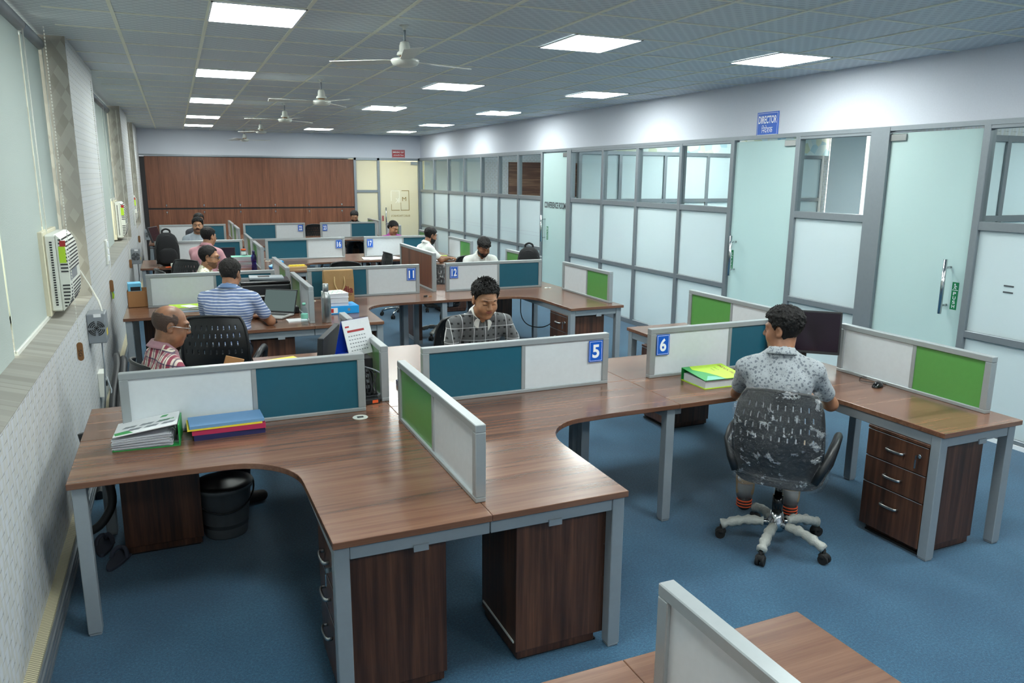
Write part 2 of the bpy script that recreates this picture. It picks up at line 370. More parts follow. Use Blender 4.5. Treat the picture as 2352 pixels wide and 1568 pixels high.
# ---------------------------------------------------------------- setting
XL, XR, YB, YN, HZ = -.68, 5.94, 19.7, -3.0, 3.09
XO = 11.4                              # outer wall of the glazed rooms
TX0, TXS, TY0, TYS = .29, .57, 5.23, .65   # ceiling grid
struct(MB().box(-1.5, 12, -3.5, 23, -.1, 0).build('floor', 'carpet'))
struct(MB().box(-1.5, 12, -3.5, 23, HZ, HZ+.1).build('ceiling', 'ceiling_tile'))
m = MB()
for i in range(-3, 11):
    x = TX0+i*TXS
    if XL < x < XR: m.box(x-.012, x+.012, YN, YB, HZ-.006, HZ)
for j in range(-13, 23):
    y = TY0+j*TYS
    if YN < y < YB: m.box(XL, XR, y-.012, y+.012, HZ-.005, HZ)
struct(m.build('trim_1', 'tbar'))
# left wall: sill wall, piers, lintel, with deep window recesses
SILL, RX = 1.09, -.86
wins = [(1.2, 7.05), (9.15, 13.65), (15.6, 17.7)]
m = MB(); m.box(-1.2, XL, YN, YB, 0, SILL-.004)
edges = [YN]+[v for w_ in wins for v in w_]+[YB+.1]
for k in range(0, len(edges), 2): m.box(-1.2, XL, edges[k], edges[k+1], SILL-.004, HZ)
struct(m.build('wall_left', 'wallpaper'))
for i, (a, b) in enumerate(wins):
    m = MB(); m.box(-1.2, XL-.001, a, b, SILL-.004, SILL); m.box(-1.2, XL-.001, b-.004, b+.001, SILL, HZ-.001); m.box(-1.2, XL-.001, a-.001, a+.004, SILL, HZ-.001)
    m.build('reveal', 'wallpaper_rhomb', struct(bpy.data.objects['trim_1']) if False else None).name = 'trim_%d' % (i+2)
    struct(bpy.data.objects['trim_%d' % (i+2)])
    wm = MB(); 
    wm.box(-1.1, -1.06, a, b, SILL, SILL+.05); wm.box(-1.1, -1.06, a, b, 2.95, 3.0)
    n = max(2, round((b-a)/1.2))
    for k in range(n+1):
        y = a+(b-a)*k/n; wm.box(-1.1, -1.06, max(a, y-.025), min(b, y+.025), SILL, 3.0)
    wo = struct(wm.build('window_%d' % (i+1), 'white_plastic'))
    g = MB().box(-1.085, -1.078, a, b, SILL+.05, 2.95).build('pane', 'clear_glass', wo)
# back wall: upper band + far return, openings filled by cupboards and glazing
struct(MB().box(XL-.5, XR+.2, YB, YB+.12, 2.52, HZ).build('wall_back', 'wall_white'))
struct(MB().box(XL-.3, 4.2, YB+.62, YB+.7, 0, 2.6).build('wall_cupboard_back', 'wall_white'))
struct(MB().box(XL, XL+.10, YB-.02, YB+.6, 0, 2.47).build('trim_5', 'dark_strip'))
struct(MB().box(XL, 4.22, YB-.02, YB+.02, 2.49, 2.525).build('trim_6', 'door_alu'))
struct(MB().box(-1.5, 12, YN-.12, YN, 0, HZ).build('wall_near', 'wall_white'))
struct(MB().box(XR, XR+.12, YN, YB, 2.52, HZ).build('wall_right', 'wall_white'))
# glazed rooms behind the right wall
struct(MB().box(XO, XO+.12, YN, 23, 0, HZ).build('wall_outer', 'wallpaper'))
struct(MB().box(XR+.12, XO, 11.22, 11.28, 2.5, HZ).build('wall_partition_top', 'mosaic'))
struct(MB().box(XR+.12, XO, 5.19, 5.25, 2.5, HZ).build('wall_partition_low', 'wallpaper'))
m = MB(); m.box(XR+.12, 7.64, 19.7, 19.78, 0, HZ); struct(m.build('wall_room_end', 'room_grey'))
struct(MB().box(7.64, XO, 19.7, 19.78, 0, HZ).build('wall_room_far', 'wallpaper'))
struct(MB().box(XL, XR+.12, 22.4, 22.5, 0, HZ).build('wall_lobby', 'room_warm'))
struct(MB().box(4.0, 4.08, 19.84, 22.4, 0, HZ).build('wall_lobby_side', 'room_warm')); struct(MB().box(XR+.12, XR+.2, 19.84, 22.4, 0, HZ).build('wall_lobby_right', 'room_warm'))
t = MB().box(8.44, 10.9, 19.64, 19.7, 1.53, 2.47).build('wall_panel', 'streak_wood'); tag(t, 'dark streaked wood panel on the far wall of the conference room', 'wall panel')
# inner partitions (frosted, aluminium frame)
def inner(y, xs, no):
    m = MB()
    for z0, z1 in ((0, .06), (.8, .85), (1.66, 1.72), (2.44, 2.5)): m.box(xs[0], xs[-1], y-.03, y+.03, z0, z1)
    for x in xs: m.box(x-.028, x+.028, y-.031, y+.031, 0, 2.5)
    o = struct(m.build('wall_inner_%s' % no, 'door_alu'))
    g = MB()
    for a, b in zip(xs[:-1], xs[1:]):
        for z0, z1 in ((.06, .8), (.85, 1.66), (1.72, 2.44)): g.box(a+.028, b-.028, y-.006, y+.006, z0, z1)
    g.build('frosted_pane', 'frosted_white', o)
inner(11.25, [6.08, 6.84, 7.73, 8.62, 9.51, 10.4, 11.25], 'middle'); inner(5.22, [6.08, 6.9, 7.62, 8.5, 9.4, 10.3, 11.3], 'front')
# outer window behind a grey roller blind
wo = struct(MB().box(XO-.02, XO+.02, 10.28, 11.21, .9, 2.95).build('window_4', 'sign_white'))
emit('day_slit', (1, .97, .85, 1), 1.6)
MB().box(XO-.024, XO-.02, 10.30, 11.2, .92, 2.93).build('pane', 'day_slit', wo)
bl = MB().box(XO-.07, XO-.06, 10.33, 11.14, .88, 2.98).build('roller_blind', 'blind_grey'); tag(bl, 'dark grey roller blind down over the window of the director room', 'roller blind')
m = MB()
for y, z in (()): pass
# ------------------------------------------------ glass front along the right wall
FR = 'door_alu'
def post(y0, y1, m): m.box(XR-.035, XR+.045, y0, y1, 0, 2.52)
secs = [('far', [12.33, 13.34, 14.3, 15.25, 16.3, 17.4, 18.5, 19.7]), ('director', [7.27, 8.26, 9.27, 10.22, 11.27]), ('bay', [5.30, 6.25]), ('near', [1.1, 2.15, 3.2, 4.22])]
k = 10
for nm, ys in secs:
    m = MB(); g = MB(); gc = MB()
    for y in ys[:-1] if nm == 'far' else ys: post(y-.03, y+.03, m)
    if nm == 'far': post(19.64, 19.7, m)
    for z0, z1 in ((0, .07), (.79, .85), (1.67, 1.74), (2.46, 2.52)):
        m.box(XR-.03, XR+.04, ys[0], ys[-1], z0, z1)
    for a, b in zip(ys[:-1], ys[1:]):
        for z0, z1 in ((.07, .79), (.85, 1.67)): g.box(XR-.004, XR+.006, a+.03, b-.03, z0, z1)
        gc.box(XR-.004, XR+.006, a+.03, b-.03, 1.74, 2.46)
    o = struct(m.build('wall_glazed_%s' % nm, FR, bev=.004))
    g.build('frosted_pane', 'frosted_white', o); gc.build('clear_pane', 'clear_glass', o)
m = MB(); m.box(XR-.04, XR+.05, 5.13, 5.33, 0, 2.52); m.box(XR-.04, XR+.05, 11.22, 11.36, 0, 2.52)
m.box(XR-.036, XR+.046, YN, YB, 2.49, 2.53); m.box(XR-.03, XR+.03, YN, 1.1, 0, 2.5)
struct(m.build('trim_7', FR))
struct(MB().box(XR-.045, XR-.035, YN, 4.2, 0, .035).build('baseboard_right', 'sign_white'))
# stripe line and marks on the frosted film
def gdoor(no, y0, y1, hinge_far, hy, lab):
    d = struct(MB().box(XR-.006, XR+.006, y0+.01, y1-.01, .01, 2.47).build('door_%d' % no, 'frosted_green'))
    hy_, hs = (y1-.17, y1-.01) if hinge_far else (y0+.01, y0+.17)
    MB().box(XR-.025, XR+.025, hy_, hs, 2.40, 2.46).build('hinge', 'steel', d, .003)
    MB().box(XR-.025, XR+.025, hy_, hs, .01, .08).build('hinge', 'steel', d, .003)
    if hy:
        m = MB(); x = XR-.08; m.tube([(x, hy, .96), (x, hy, 1.42)], .016, 12); m.cyl((x, hy, 1.03), (XR, hy, 1.03), .01); m.cyl((x, hy, 1.35), (XR, hy, 1.35), .01)
        m.build('handle', 'chrome', d)
    return d
d1 = gdoor(1, 4.25, 5.14, True, 4.40, ''); d2 = gdoor(2, 6.28, 7.24, False, 7.13, ''); d3 = gdoor(3, 11.36, 12.30, False, 12.2, '')
# PUSH plates (green) on the glass doors
def push(d, y, z0, body, mat, x=XR-.0075):
    MB().box(x-.001, x, y-.03, y+.03, z0, z0+.23).build('push_sticker', mat, d)
    for i, ch in enumerate(body):
        text(ch, 'letter', 'sign_white', d, frameM((x-.002, y, z0+.135-i*.036), (0, -1, 0), (0, 0, 1)), .026, .028, bold=.02)
    m = MB(); xx = x-.0015; m.box(xx-.0005, xx, y-.026, y+.026, z0+.162, z0+.166)
    m.cyl((xx, y+.006, z0+.212), (xx-.001, y+.006, z0+.212), .007, seg=10)
    for p, q in (((.002, .203), (-.004, .188)), ((-.004, .188), (.010, .172)), ((-.004, .188), (-.014, .174)), ((0, .2), (.016, .192)), ((0, .2), (-.014, .196))):
        m.tube([(xx, y-p[0], z0+p[1]), (xx, y-q[0], z0+q[1])], .003, 6)
    m.build('pictogram', 'sign_white', d)
push(d1, 4.335, 1.0, 'PUSH', 'sign_green'); push(d3, 12.1, 1.0, 'PUSH', 'sign_green')
push(d2, 7.19, 1.02, 'PUSH', 'sign_green')
plain('letter_dark', (70, 74, 78), .5)
text('CONFERENCE ROOM', 'door_lettering', 'letter_dark', d3, frameM((XR-.009, 11.83, 1.60), (0, -1, 0), (0, 0, 1)), .80, .105, bold=.03)
m = MB()
for dy in (0, .05): m.box(XR-.009, XR-.0075, 3.85, 3.93, 1.20+dy, 1.212+dy)
o = m.build('film_mark', 'letter_dark', bpy.data.objects['wall_glazed_near'])
m = MB()
for z in (1.03, 1.09): m.box(XR-.009, XR-.0075, 12.36, 18.4, z, z+.004)
m.build('film_line', 'paper_grey', bpy.data.objects['wall_glazed_far'])
# ------------------------------------------------ glazing and door on the back wall
m = MB(); 
for x in (4.22, 4.82, 5.9): m.box(x-.03, x+.03, YB-.03, YB+.04, 0, 2.52)
m.box(4.2, XR, YB-.03, YB+.04, 2.46, 2.52); m.box(4.2, 4.82, YB-.028, YB+.038, 1.66, 1.72); m.box(4.2, 4.82, YB-.028, YB+.038, .0, .07)
o = struct(m.build('wall_glazed_back', FR)); MB().box(4.25, 4.79, YB, YB+.01, .07, 1.66).build('pane', 'frosted_cream', o); MB().box(4.25, 4.79, YB, YB+.01, 1.72, 2.46).build('pane', 'frosted_cream', o)
d4 = struct(MB().box(4.86, 5.86, YB, YB+.012, .01, 2.44).build('door_4', 'frosted_cream'))
MB().box(5.68, 5.86, YB-.02, YB+.03, 2.36, 2.44).build('hinge', 'steel', d4)
m = MB(); m.tube([(4.98, YB-.07, .78), (4.98, YB-.07, 1.28)], .016, 10); m.cyl((4.98, YB-.07, .84), (4.98, YB, .84), .01); m.cyl((4.98, YB-.07, 1.22), (4.98, YB, 1.22), .01); m.build('handle', 'chrome', d4)
MB().box(4.885, 4.93, YB-.004, YB-.001, .93, 1.07).build('pull_sticker', 'sign_red', d4)
for i, ch in enumerate('PULL'): text(ch, 'letter', 'sign_white', d4, frameM((4.907, YB-.006, 1.05-i*.034), (1, 0, 0), (0, 0, 1)), .024, .026)
# firm mark, read from behind so it is mirrored
plain('gold_letter', (150, 128, 70), .5); plain('pale_mark', (250, 250, 240), .5)
yy = YB-.004
def bar(m, x0, x1, z0, z1): m.box(x0, x1, yy, yy+.002, z0, z1)
m = MB(); bar(m, 5.13, 5.15, 1.44, 1.71); bar(m, 5.13, 5.37, 1.69, 1.71); bar(m, 5.35, 5.37, 1.40, 1.71); m.build('mark_pale', 'pale_mark', d4)
m = MB(); bar(m, 5.14, 5.15, 1.20, 1.36); bar(m, 5.14, 5.36, 1.195, 1.21); bar(m, 5.39, 5.40, 1.195, 1.40); bar(m, 5.39, 5.62, 1.195, 1.21); bar(m, 5.605, 5.62, 1.195, 1.71); bar(m, 5.42, 5.62, 1.695, 1.71); m.build('mark_gold', 'gold_letter', d4)
text('M', 'mark_letter', 'gold_letter', d4, frameM((5.485, yy-.001, 1.49), (-1, 0, 0), (0, 0, 1)), .11, .1)
text('K', 'mark_letter', 'pale_mark', d4, frameM((5.29, yy-.001, 1.45), (-1, 0, 0), (0, 0, 1)), .10, .12, bold=.01)
text('ELECTRONICS', 'mark_lettering', 'gold_letter', d4, frameM((5.38, yy-.001, 1.06), (-1, 0, 0), (0, 0, 1)), .5, .045)
# ------------------------------------------------ signs
def sign(name, label, M, w, h, mat, rows, border='sign_white'):
    t = thing(name, label, 'sign', M.translation)
    R = Matrix.Translation(-M.translation) @ M
    MB().cbox((0, 0, .004), (w, h, .008)).xf(R).build('plate', mat, t, .001)
    m = MB(); a, b, e = w/2-.012, h/2-.012, .003
    for q in ((-a, a, b-e, b), (-a, a, -b, -b+e), (-a, -a+e, -b, b), (a-e, a, -b, b)): m.box(q[0], q[1], q[2], q[3], .008, .0086)
    m.xf(R).build('border', border, t)
    for body, cy, tw, th, bo in rows: text(body, 'lettering', 'sign_white', t, R @ Matrix.Translation((0, cy, .009)), tw, th, bold=bo)
    return t
Mr = frameM((XR-.001, 6.75, 2.645), (0, -1, 0), (0, 0, 1))
sign('door_sign', 'blue DIRECTOR sign with Hindi line above the glass door', Mr, .33, .25, 'sign_blue', [('DIRECTOR', .045, .28, .08, .022), ('िनदेशक', -.055, .17, .085, 0)])
sign('exit_sign', 'red EMERGENCY EXIT sign above the back glass door', frameM((5.36, YB-.001, 2.635), (1, 0, 0), (0, 0, 1)), .34, .19, 'sign_red', [('EMERGENCY EXIT', .035, .29, .045, .02), ('आपातकालीन िनकास', -.035, .27, .05, 0)])
# ------------------------------------------------ cupboards along the back wall
cx = [-.58, -.29]+[.52+.81*i for i in range(5)]+[4.2]
for i, (a, b) in enumerate(zip(cx[:-1], cx[1:])):
    nth = ['narrow leftmost', 'second', 'third', 'fourth', 'fifth', 'sixth', 'rightmost, next to the cream pane'][i]
    t = thing('wall_cupboard', 'tall brown wood-grain cupboard on the back wall, %s%s' % (nth, ' from the left' if 0 < i < 6 else ''), 'cupboard', ((a+b)/2, YB, 0), group='cupboard row on the back wall')
    w = (b-a)/2
    MB().box(-w, w, .02, .6, 0, 2.48).build('body', 'dark_strip', t)
    for nm, z0, z1, kz in (('door', 1.31, 2.47, 1.37), ('door', .06, 1.27, 1.21)):
        d = MB().box(-w+.002, w-.002, 0, .02, z0, z1).build(nm, 'cup_wood', t)
        if i: 
            m = MB(); m.cyl((-w+.1, -.012, kz), (-w+.1, .0, kz), .016, seg=12); m.box(-w+.097, -w+.103, -.02, -.006, kz-.045, kz-.012); m.build('lock', 'chrome', d)
# ------------------------------------------------ ceiling lights and fans
LP = [('left', TX0+0*TXS, [0, 5, 10, 15, 19]), ('middle', 2.776, [0, 5, 10, 19]), ('right', 4.68, [0, 5, 10, 15, 19])]
ys_map = {0: 5.23, 5: 8.47, 10: 11.70, 15: 14.97, 19: 17.6}
def panel(x, y, label, glow='panel_glow', grp='square ceiling panels over the desks', z=HZ, w=.57, h=.65):
    t = thing('ceiling_light', label, 'ceiling light', (x+w/2, y+h/2, z-.012), group=grp)
    m = MB(); a, b = w/2, h/2
    for q in ((-a, a, -b, -b+.012), (-a, a, b-.012, b), (-a, -a+.012, -b, b), (a-.012, a, -b, b)): m.box(*q, 0, .01)
    m.build('frame', 'sign_white', t); MB().box(-a+.012, a-.012, -b+.012, b-.012, .002, .008).build('diffuser', glow, t)
nm = {0: 'nearest of its column in view', 5: 'second in its column', 10: 'third in its column', 15: 'fourth in its column', 19: 'farthest in its column, by the back wall'}
for cn, x, rr in LP:
    for r in rr: panel(x, ys_map[r], 'glowing square ceiling panel in the %s column, %s' % (cn, nm[r]))
panel(4.68, 5.23-3.24, 'glowing ceiling panel cut off at the top right corner of the photo')
for x in (TX0, 2.776): panel(x, 1.99, 'glowing square ceiling panel added behind the camera for its light, out of the photo', grp='panels out of the photo')
for x in (TX0, 2.776, 4.68): panel(x, -1.25, 'glowing square ceiling panel added behind the camera for its light, out of the photo', grp='panels out of the photo')  # unseen row behind the camera, added for illumination
for x, y, c in ((8, 7, 'director room, nearer one'), (8, 9.6, 'director room, farther one'), (8.2, 13, 'conference room, nearer one'), (8.2, 16.6, 'conference room, farther one'), (8, 2.8, 'near side room')):  # panels added so the rooms behind the glass are lit
    panel(x, y, 'ceiling panel added to light the '+c, 'room_fill_glow', 'panels added to light the glazed rooms')
panel(4.9, 20.7, 'warm ceiling panel in the lobby behind the back door', 'warm_panel_glow', 'lobby light')
fan0 = None
for i, (y, rz, d) in enumerate(((5.50, .35, 'nearest'), (8.86, 1.0, 'second nearest'), (11.92, .75, 'third nearest'), (15.28, .1, 'fourth nearest'), (18.9, .02, 'farthest, by the back wall'))):
    lab = 'white ceiling fan on a short rod, %s of the row' % d; loc = (1.56, y, HZ)
    if fan0 is None:
        t = fan0 = thing('ceiling_fan', lab, 'ceiling fan', loc, rz, 'row of ceiling fans')
        MB().lathe([(.012, -.03), (.012, -.02), (.035, -.0), (.012, 0)]).build('canopy', 'fan_white', t)
        MB().cyl((0, 0, -.13), (0, 0, 0), .009).build('rod', 'grey_metal', t)
        MB().lathe([(.012, -.105), (.03, -.11), (.038, -.135), (.04, -.17), (.052, -.178), (.058, -.195), (.05, -.2), (.0, -.2)]).build('cup', 'fan_white', t)
        MB().lathe([(0, -.272), (.05, -.274), (.086, -.262), (.097, -.245), (.1, -.23), (.09, -.222), (.05, -.214), (0, -.214)], seg=32).build('motor', 'fan_white', t)
        MB().cyl((0, 0, -.215), (0, 0, -.198), .036).build('motor_neck', 'brown_tag', t)
        for k in range(3):
            a = k*2*PI/3; m = MB(); n = 8
            P_ = []
            for j in range(n+1):
                r = .09+.47*j/n; wd = .045+.02*j/n if j else .03; P_.append((r, wd))
            poly = [(r, wd) for r, wd in P_]+[(r, -wd) for r, wd in P_[::-1]]
            m.prism(poly, -.236, -.232, Matrix.Rotation(a, 4, 'Z') @ Matrix.Translation((0, 0, 0)) @ Matrix.Translation((0, 0, -.234)) @ Matrix.Rotation(.12, 4, 'X') @ Matrix.Translation((0, 0, .234)))
            m.build('blade', 'fan_white', t)
    else: dup(fan0, loc, rz, lab, 'row of ceiling fans')
# ------------------------------------------------ cable trunking and blinds on the left
m = MB(); m.box(-.68, -.63, YN, 19.2, 0, .13); 
struct(m.build('baseboard_left', 'door_alu', bev=.004))
a = N('trunk_lid'); x, y, z = a.xyz(); fy = a.m_('LESS_THAN', a.m_('FRACT', a.m_('DIVIDE', a.m_('ADD', y, 10.), .014)), .35); a.base(a.mix(fy, srgb(206, 198, 166), srgb(120, 114, 96))); a.set(Roughness=.6); MAT['trunk_lid'] = a.m
m = MB(); m.box(-.68, -.635, YN, 19.2, .13, .145); struct(m.build('trim_8', 'trunk_lid'))
m = MB()
for i in range(3): m.box(-.632, -.622, YN, 19.2, .02+.035*i, .04+.035*i)
struct(m.build('trim_9', 'door_alu'))
def rblind(y0, y1, z0, label, chain=True, x=RX, tilt=0):
    t = thing('roller_blind', label, 'roller blind', (x, (y0+y1)/2, 0), group='roller blinds of the left windows')
    w = (y1-y0)/2
    m = MB(); n = 24
    for k in range(n): pass
    m.box(-.0015, .0015, -w, w, z0, 3.0); m.build('fabric', 'blind', t)
    MB().tube([(0, -w-.02, 3.02), (0, w+.02, 3.02)], .045, 14).build('roller', 'grey_metal', t)
    MB().box(-.012, .012, -w, w, z0-.02, z0+.015).build('bottom_rail', 'white_plastic', t, .003)
    if chain:
        m = MB(); yy_ = w-.03
        zc = max(z0-.12, 1.2)
        for s_ in (0, .03):
            m = MB()
            m.tube([(.03, yy_+s_, zc), (.03, yy_+s_, 3.0)], .0025, 6); m.build('chain', 'cord_white', t)
    return t
rblind(1.3, 3.2, 1.06, 'pale grey-green roller blind nearest the camera at the left edge', False)
rblind(3.25, 4.74, 1.06, 'pale roller blind at the left edge right of the first light slit', False)
rblind(4.79, 6.16, 1.10, 'pale roller blind left of the nearest air conditioner, hem on the sill')
rblind(6.22, 7.0, 1.62, 'short pale roller blind ending just above the nearest air conditioner')
rblind(9.2, 10.9, 1.06, 'pale roller blind in the second window, nearer one'); rblind(10.95, 12.6, 1.07, 'pale roller blind in the second window, before its air conditioner'); rblind(12.65, 13.6, 1.7, 'short pale roller blind above the second air conditioner')
rblind(15.65, 16.6, 1.08, 'pale roller blind in the third window, nearer one'); rblind(16.65, 17.6, 1.7, 'short pale roller blind above the third air conditioner')
def aircon(y, lab):
    t = thing('air_conditioner', lab, 'air conditioner', (-.86, y, 1.14), group='window air conditioners')
    MB().box(-.18, .03, -.33, .33, -.03, .54).build('mounting_frame', 'cream_plastic', t, .004)
    MB().box(.03, .1, -.3, .3, 0, .52).build('case', 'white_plastic', t, .01)
    # curved front with louvres
    n = 12; R = []
    for j in range(n+1):
        q = j/n; yq = -.3+.6*q; R.append([(x, yq, z) for x, z in [(.1, .0)]+[(.1+.06*(1-abs(2*s/20-1)**5), .52*s/20) for s in range(1, 20)]+[(.1, .52)]])
    m = MB(); m.rings(R, smooth=False); fr = m.build('front_panel', 'white_plastic', t)
    m = MB()
    for s in range(20):
        z = .035+.45*s/19
        if .2 < z < .27: continue
        xb = .1+.06*(1-abs(2*z/.52-1)**5)
        m.box(.105, xb+.0025, -.27, .27, z-.0045, z+.0045); 
    for s in range(20):
        z = .035+.45*s/19
        if .2 < z < .27: continue
        xb = .1+.06*(1-abs(2*z/.52-1)**5); m.box(.112, xb-.004, -.302, -.29, z-.005, z+.005)
    m.build('louvres', 'dark_plastic', fr)
    MB().box(.155, .163, -.27, .1, .205, .27).build('display', 'grey_metal', fr)
    m = MB()
    for s in range(26): m.box(.06, .075, -.302, -.299, .04+.017*s, .05+.017*s)
    m.build('side_vent', 'dark_plastic', t)
    MB().box(.11, .15, -.3025, -.3, .33, .44).build('energy_sticker', 'lime', t); MB().box(.12, .155, -.3025, -.3, .44, .48).build('warning_sticker', 'sign_red', t)
    return t
ac1 = aircon(6.27, 'white window air conditioner nearest the camera, yellow energy sticker')
dup(ac1, (-.86, 13.1, 1.14), 0, 'white air conditioner in the second window, behind the first pier'); dup(ac1, (-.86, 17.15, 1.14), 0, 'white air conditioner in the farthest window, small in the photo')
def stabiliser(y, z, lab, s=1.):
    t = thing('voltage_stabiliser', lab, 'voltage stabiliser', (XL, y, z), group='grey boxes on the left wall')
    MB().box(0, .125, 0, .22, 0, .225).build('case', 'grey_metal', t, .006)
    m = MB()
    for r in (.016, .029, .042, .054):
        for q in range(4):
            pts = [(.063+r*math.cos(a), -.002, .115+r*math.sin(a)) for a in np.linspace(q*PI/2+.18, (q+1)*PI/2-.18, 7)]
            m.tube(pts, .0035, 6)
    m.cyl((.063, -.003, .115), (.063, .0, .115), .009); m.build('fan_grille', 'black_plastic', t)
    MB().box(.124, .1265, .04, .12, .05, .1).build('sticker', 'yellow', t); MB().box(.05, .1, -.001, 0, .2, .225).build('label_plate', 'paper', t)
    m = MB(); m.tube([(.08, .1, 0), (.08, .1, -.2), (.06, .14, -.45), (.03, .3, -.6)], .006, 6); m.build('cable', 'leg_grey', t)
    return t
s1 = stabiliser(6.42, .81, 'grey stabiliser box with round fan grille nearest, under the first air conditioner')
dup(s1, (XL, 13.0, .72), 0, 'grey stabiliser box with fan grille on the wall beyond the cardboard box'); dup(s1, (XL+.02, 18.6, .66), 0, 'small grey stabiliser box farthest, beside the brown cupboards')
m = MB(); m.tube([(-.7, 6.57, 1.35), (-.66, 6.75, 1.2), (-.6, 6.62, 1.1), (-.58, 6.55, 1.03)], .007, 6); tag(m.build('power_cable', 'cord_white'), 'white cable hanging from the nearest air conditioner to the grey box', 'cable')
def tagcord(y, z, top, lab, txt=None):
    t = thing('blind_cord', lab, 'blind cord', (XL+.02, y, z), group='blind chains with wooden tags')
    m = MB(); nb = int((top-z)/.02)
    for k in range(nb): m.cbox((-.0, 0, .06+k*.02), (.006, .006, .013))
    m.build('chain', 'cord_white', t)
    m = MB(); pts = [(.018*math.cos(a), .018*math.sin(a)) for a in np.linspace(0, PI, 8)]; pts = [(x, y+.045) for x, y in pts]+[(x, -y-.045) for x, y in pts[::-1]]
    m.prism(pts, -.004, .004, frameM((0, 0, 0), (1, 0, 0), (0, 0, 1))); m.build('wooden_tag', 'brown_tag', t)
    if txt: text(txt, 'tag_lettering', 'dark_strip', t, frameM((0, -.0045, -.01), (0, 0, -1), (1, 0, 0)), .045, .02)
    return t
tagcord(5.72, .90, 2.9, 'beaded blind chain with brown oval tag, nearest to the camera', 'SG')
tagcord(8.7, .95, 2.9, 'beaded chain with tag above the hanging yellow packet'); tagcord(12.3, .8, 2.9, 'beaded chain with brown tag left of the second grey box'); tagcord(15.7, .9, 2.9, 'far beaded chain with small brown tag on the second pier')
t = thing('snack_packet', 'yellow-green packet hanging from a tag on the left wall', 'packet', (XL+.012, 8.8, .82)); MB().box(0, .014, -.06, .06, 0, .15, Matrix.Rotation(.15, 4, 'X')).build('pouch', 'lime', t, .004, seg=2); MB().box(.014, .016, -.03, .03, .04, .09).build('print', 'cyan_blue', t)
t = thing('switch_board', 'white switch board on the left wall between the windows', 'switch', (XL, 8.68, 1.18)); MB().box(0, .02, -.08, .08, 0, .24).build('plate', 'white_plastic', t, .003)
m = MB(); [m.box(.02, .028, -.05+.05*(k % 2), -.01+.05*(k % 2), .03+.07*(k//2), .08+.07*(k//2)) for k in range(6)]; m.build('switches', 'sign_white', t)
t = thing('switch_board', 'small white switch board on the pier by the third window', 'switch', (XL, 14.9, 1.2)); MB().box(0, .02, -.1, .1, 0, .26).build('plate', 'white_plastic', t, .003)
t = thing('socket_box', 'white wall socket box with grey cables below the nearest stabiliser', 'socket', (XL, 6.75, .30)); MB().box(0, .05, 0, .17, 0, .2).build('box', 'white_plastic', t, .004); m = MB(); m.box(.05, .06, .05, .1, .08, .12); m.build('plug', 'black_plastic', t)
m = MB(); m.tube([(.06, .05, .16), (.09, .0, .06), (.08, -.12, -.1), (.05, -.05, -.2)], .006, 6); m.tube([(.06, .1, .1), (.1, .2, -.05), (.05, .2, -.28)], .006, 6); m.build('cable', 'leg_grey', t)
t = thing('drain_hose', 'dark corrugated hose bent between the left wall and the nearest desk leg', 'hose', (-.55, 4.4, 0)); m = MB(); m.tube([(-.03, .3, .64), (.0, .28, .5), (.07, .25, .38), (.09, .22, .24), (.03, .2, .13), (-.05, .2, .08)], .024, 12); m.build('hose', 'dark_plastic', t)
t = thing('pipe_bundle', 'dark cable hoses leaning beside the left edge of the second desk row', 'hose', (-.58, 5.9, 0)); m = MB()
for k in range(2): m.tube([(.0+.05*k, 1.5, .5-.03*k), (.02+.05*k, 1.2, .46), (.0+.05*k, .8, .3), (-.0+.05*k, .3, .1), (-.01+.05*k, -.2, .035), (-.01+.05*k, -.6, .03)], .028, 8)
m.build('hose', 'dark_plastic', t)
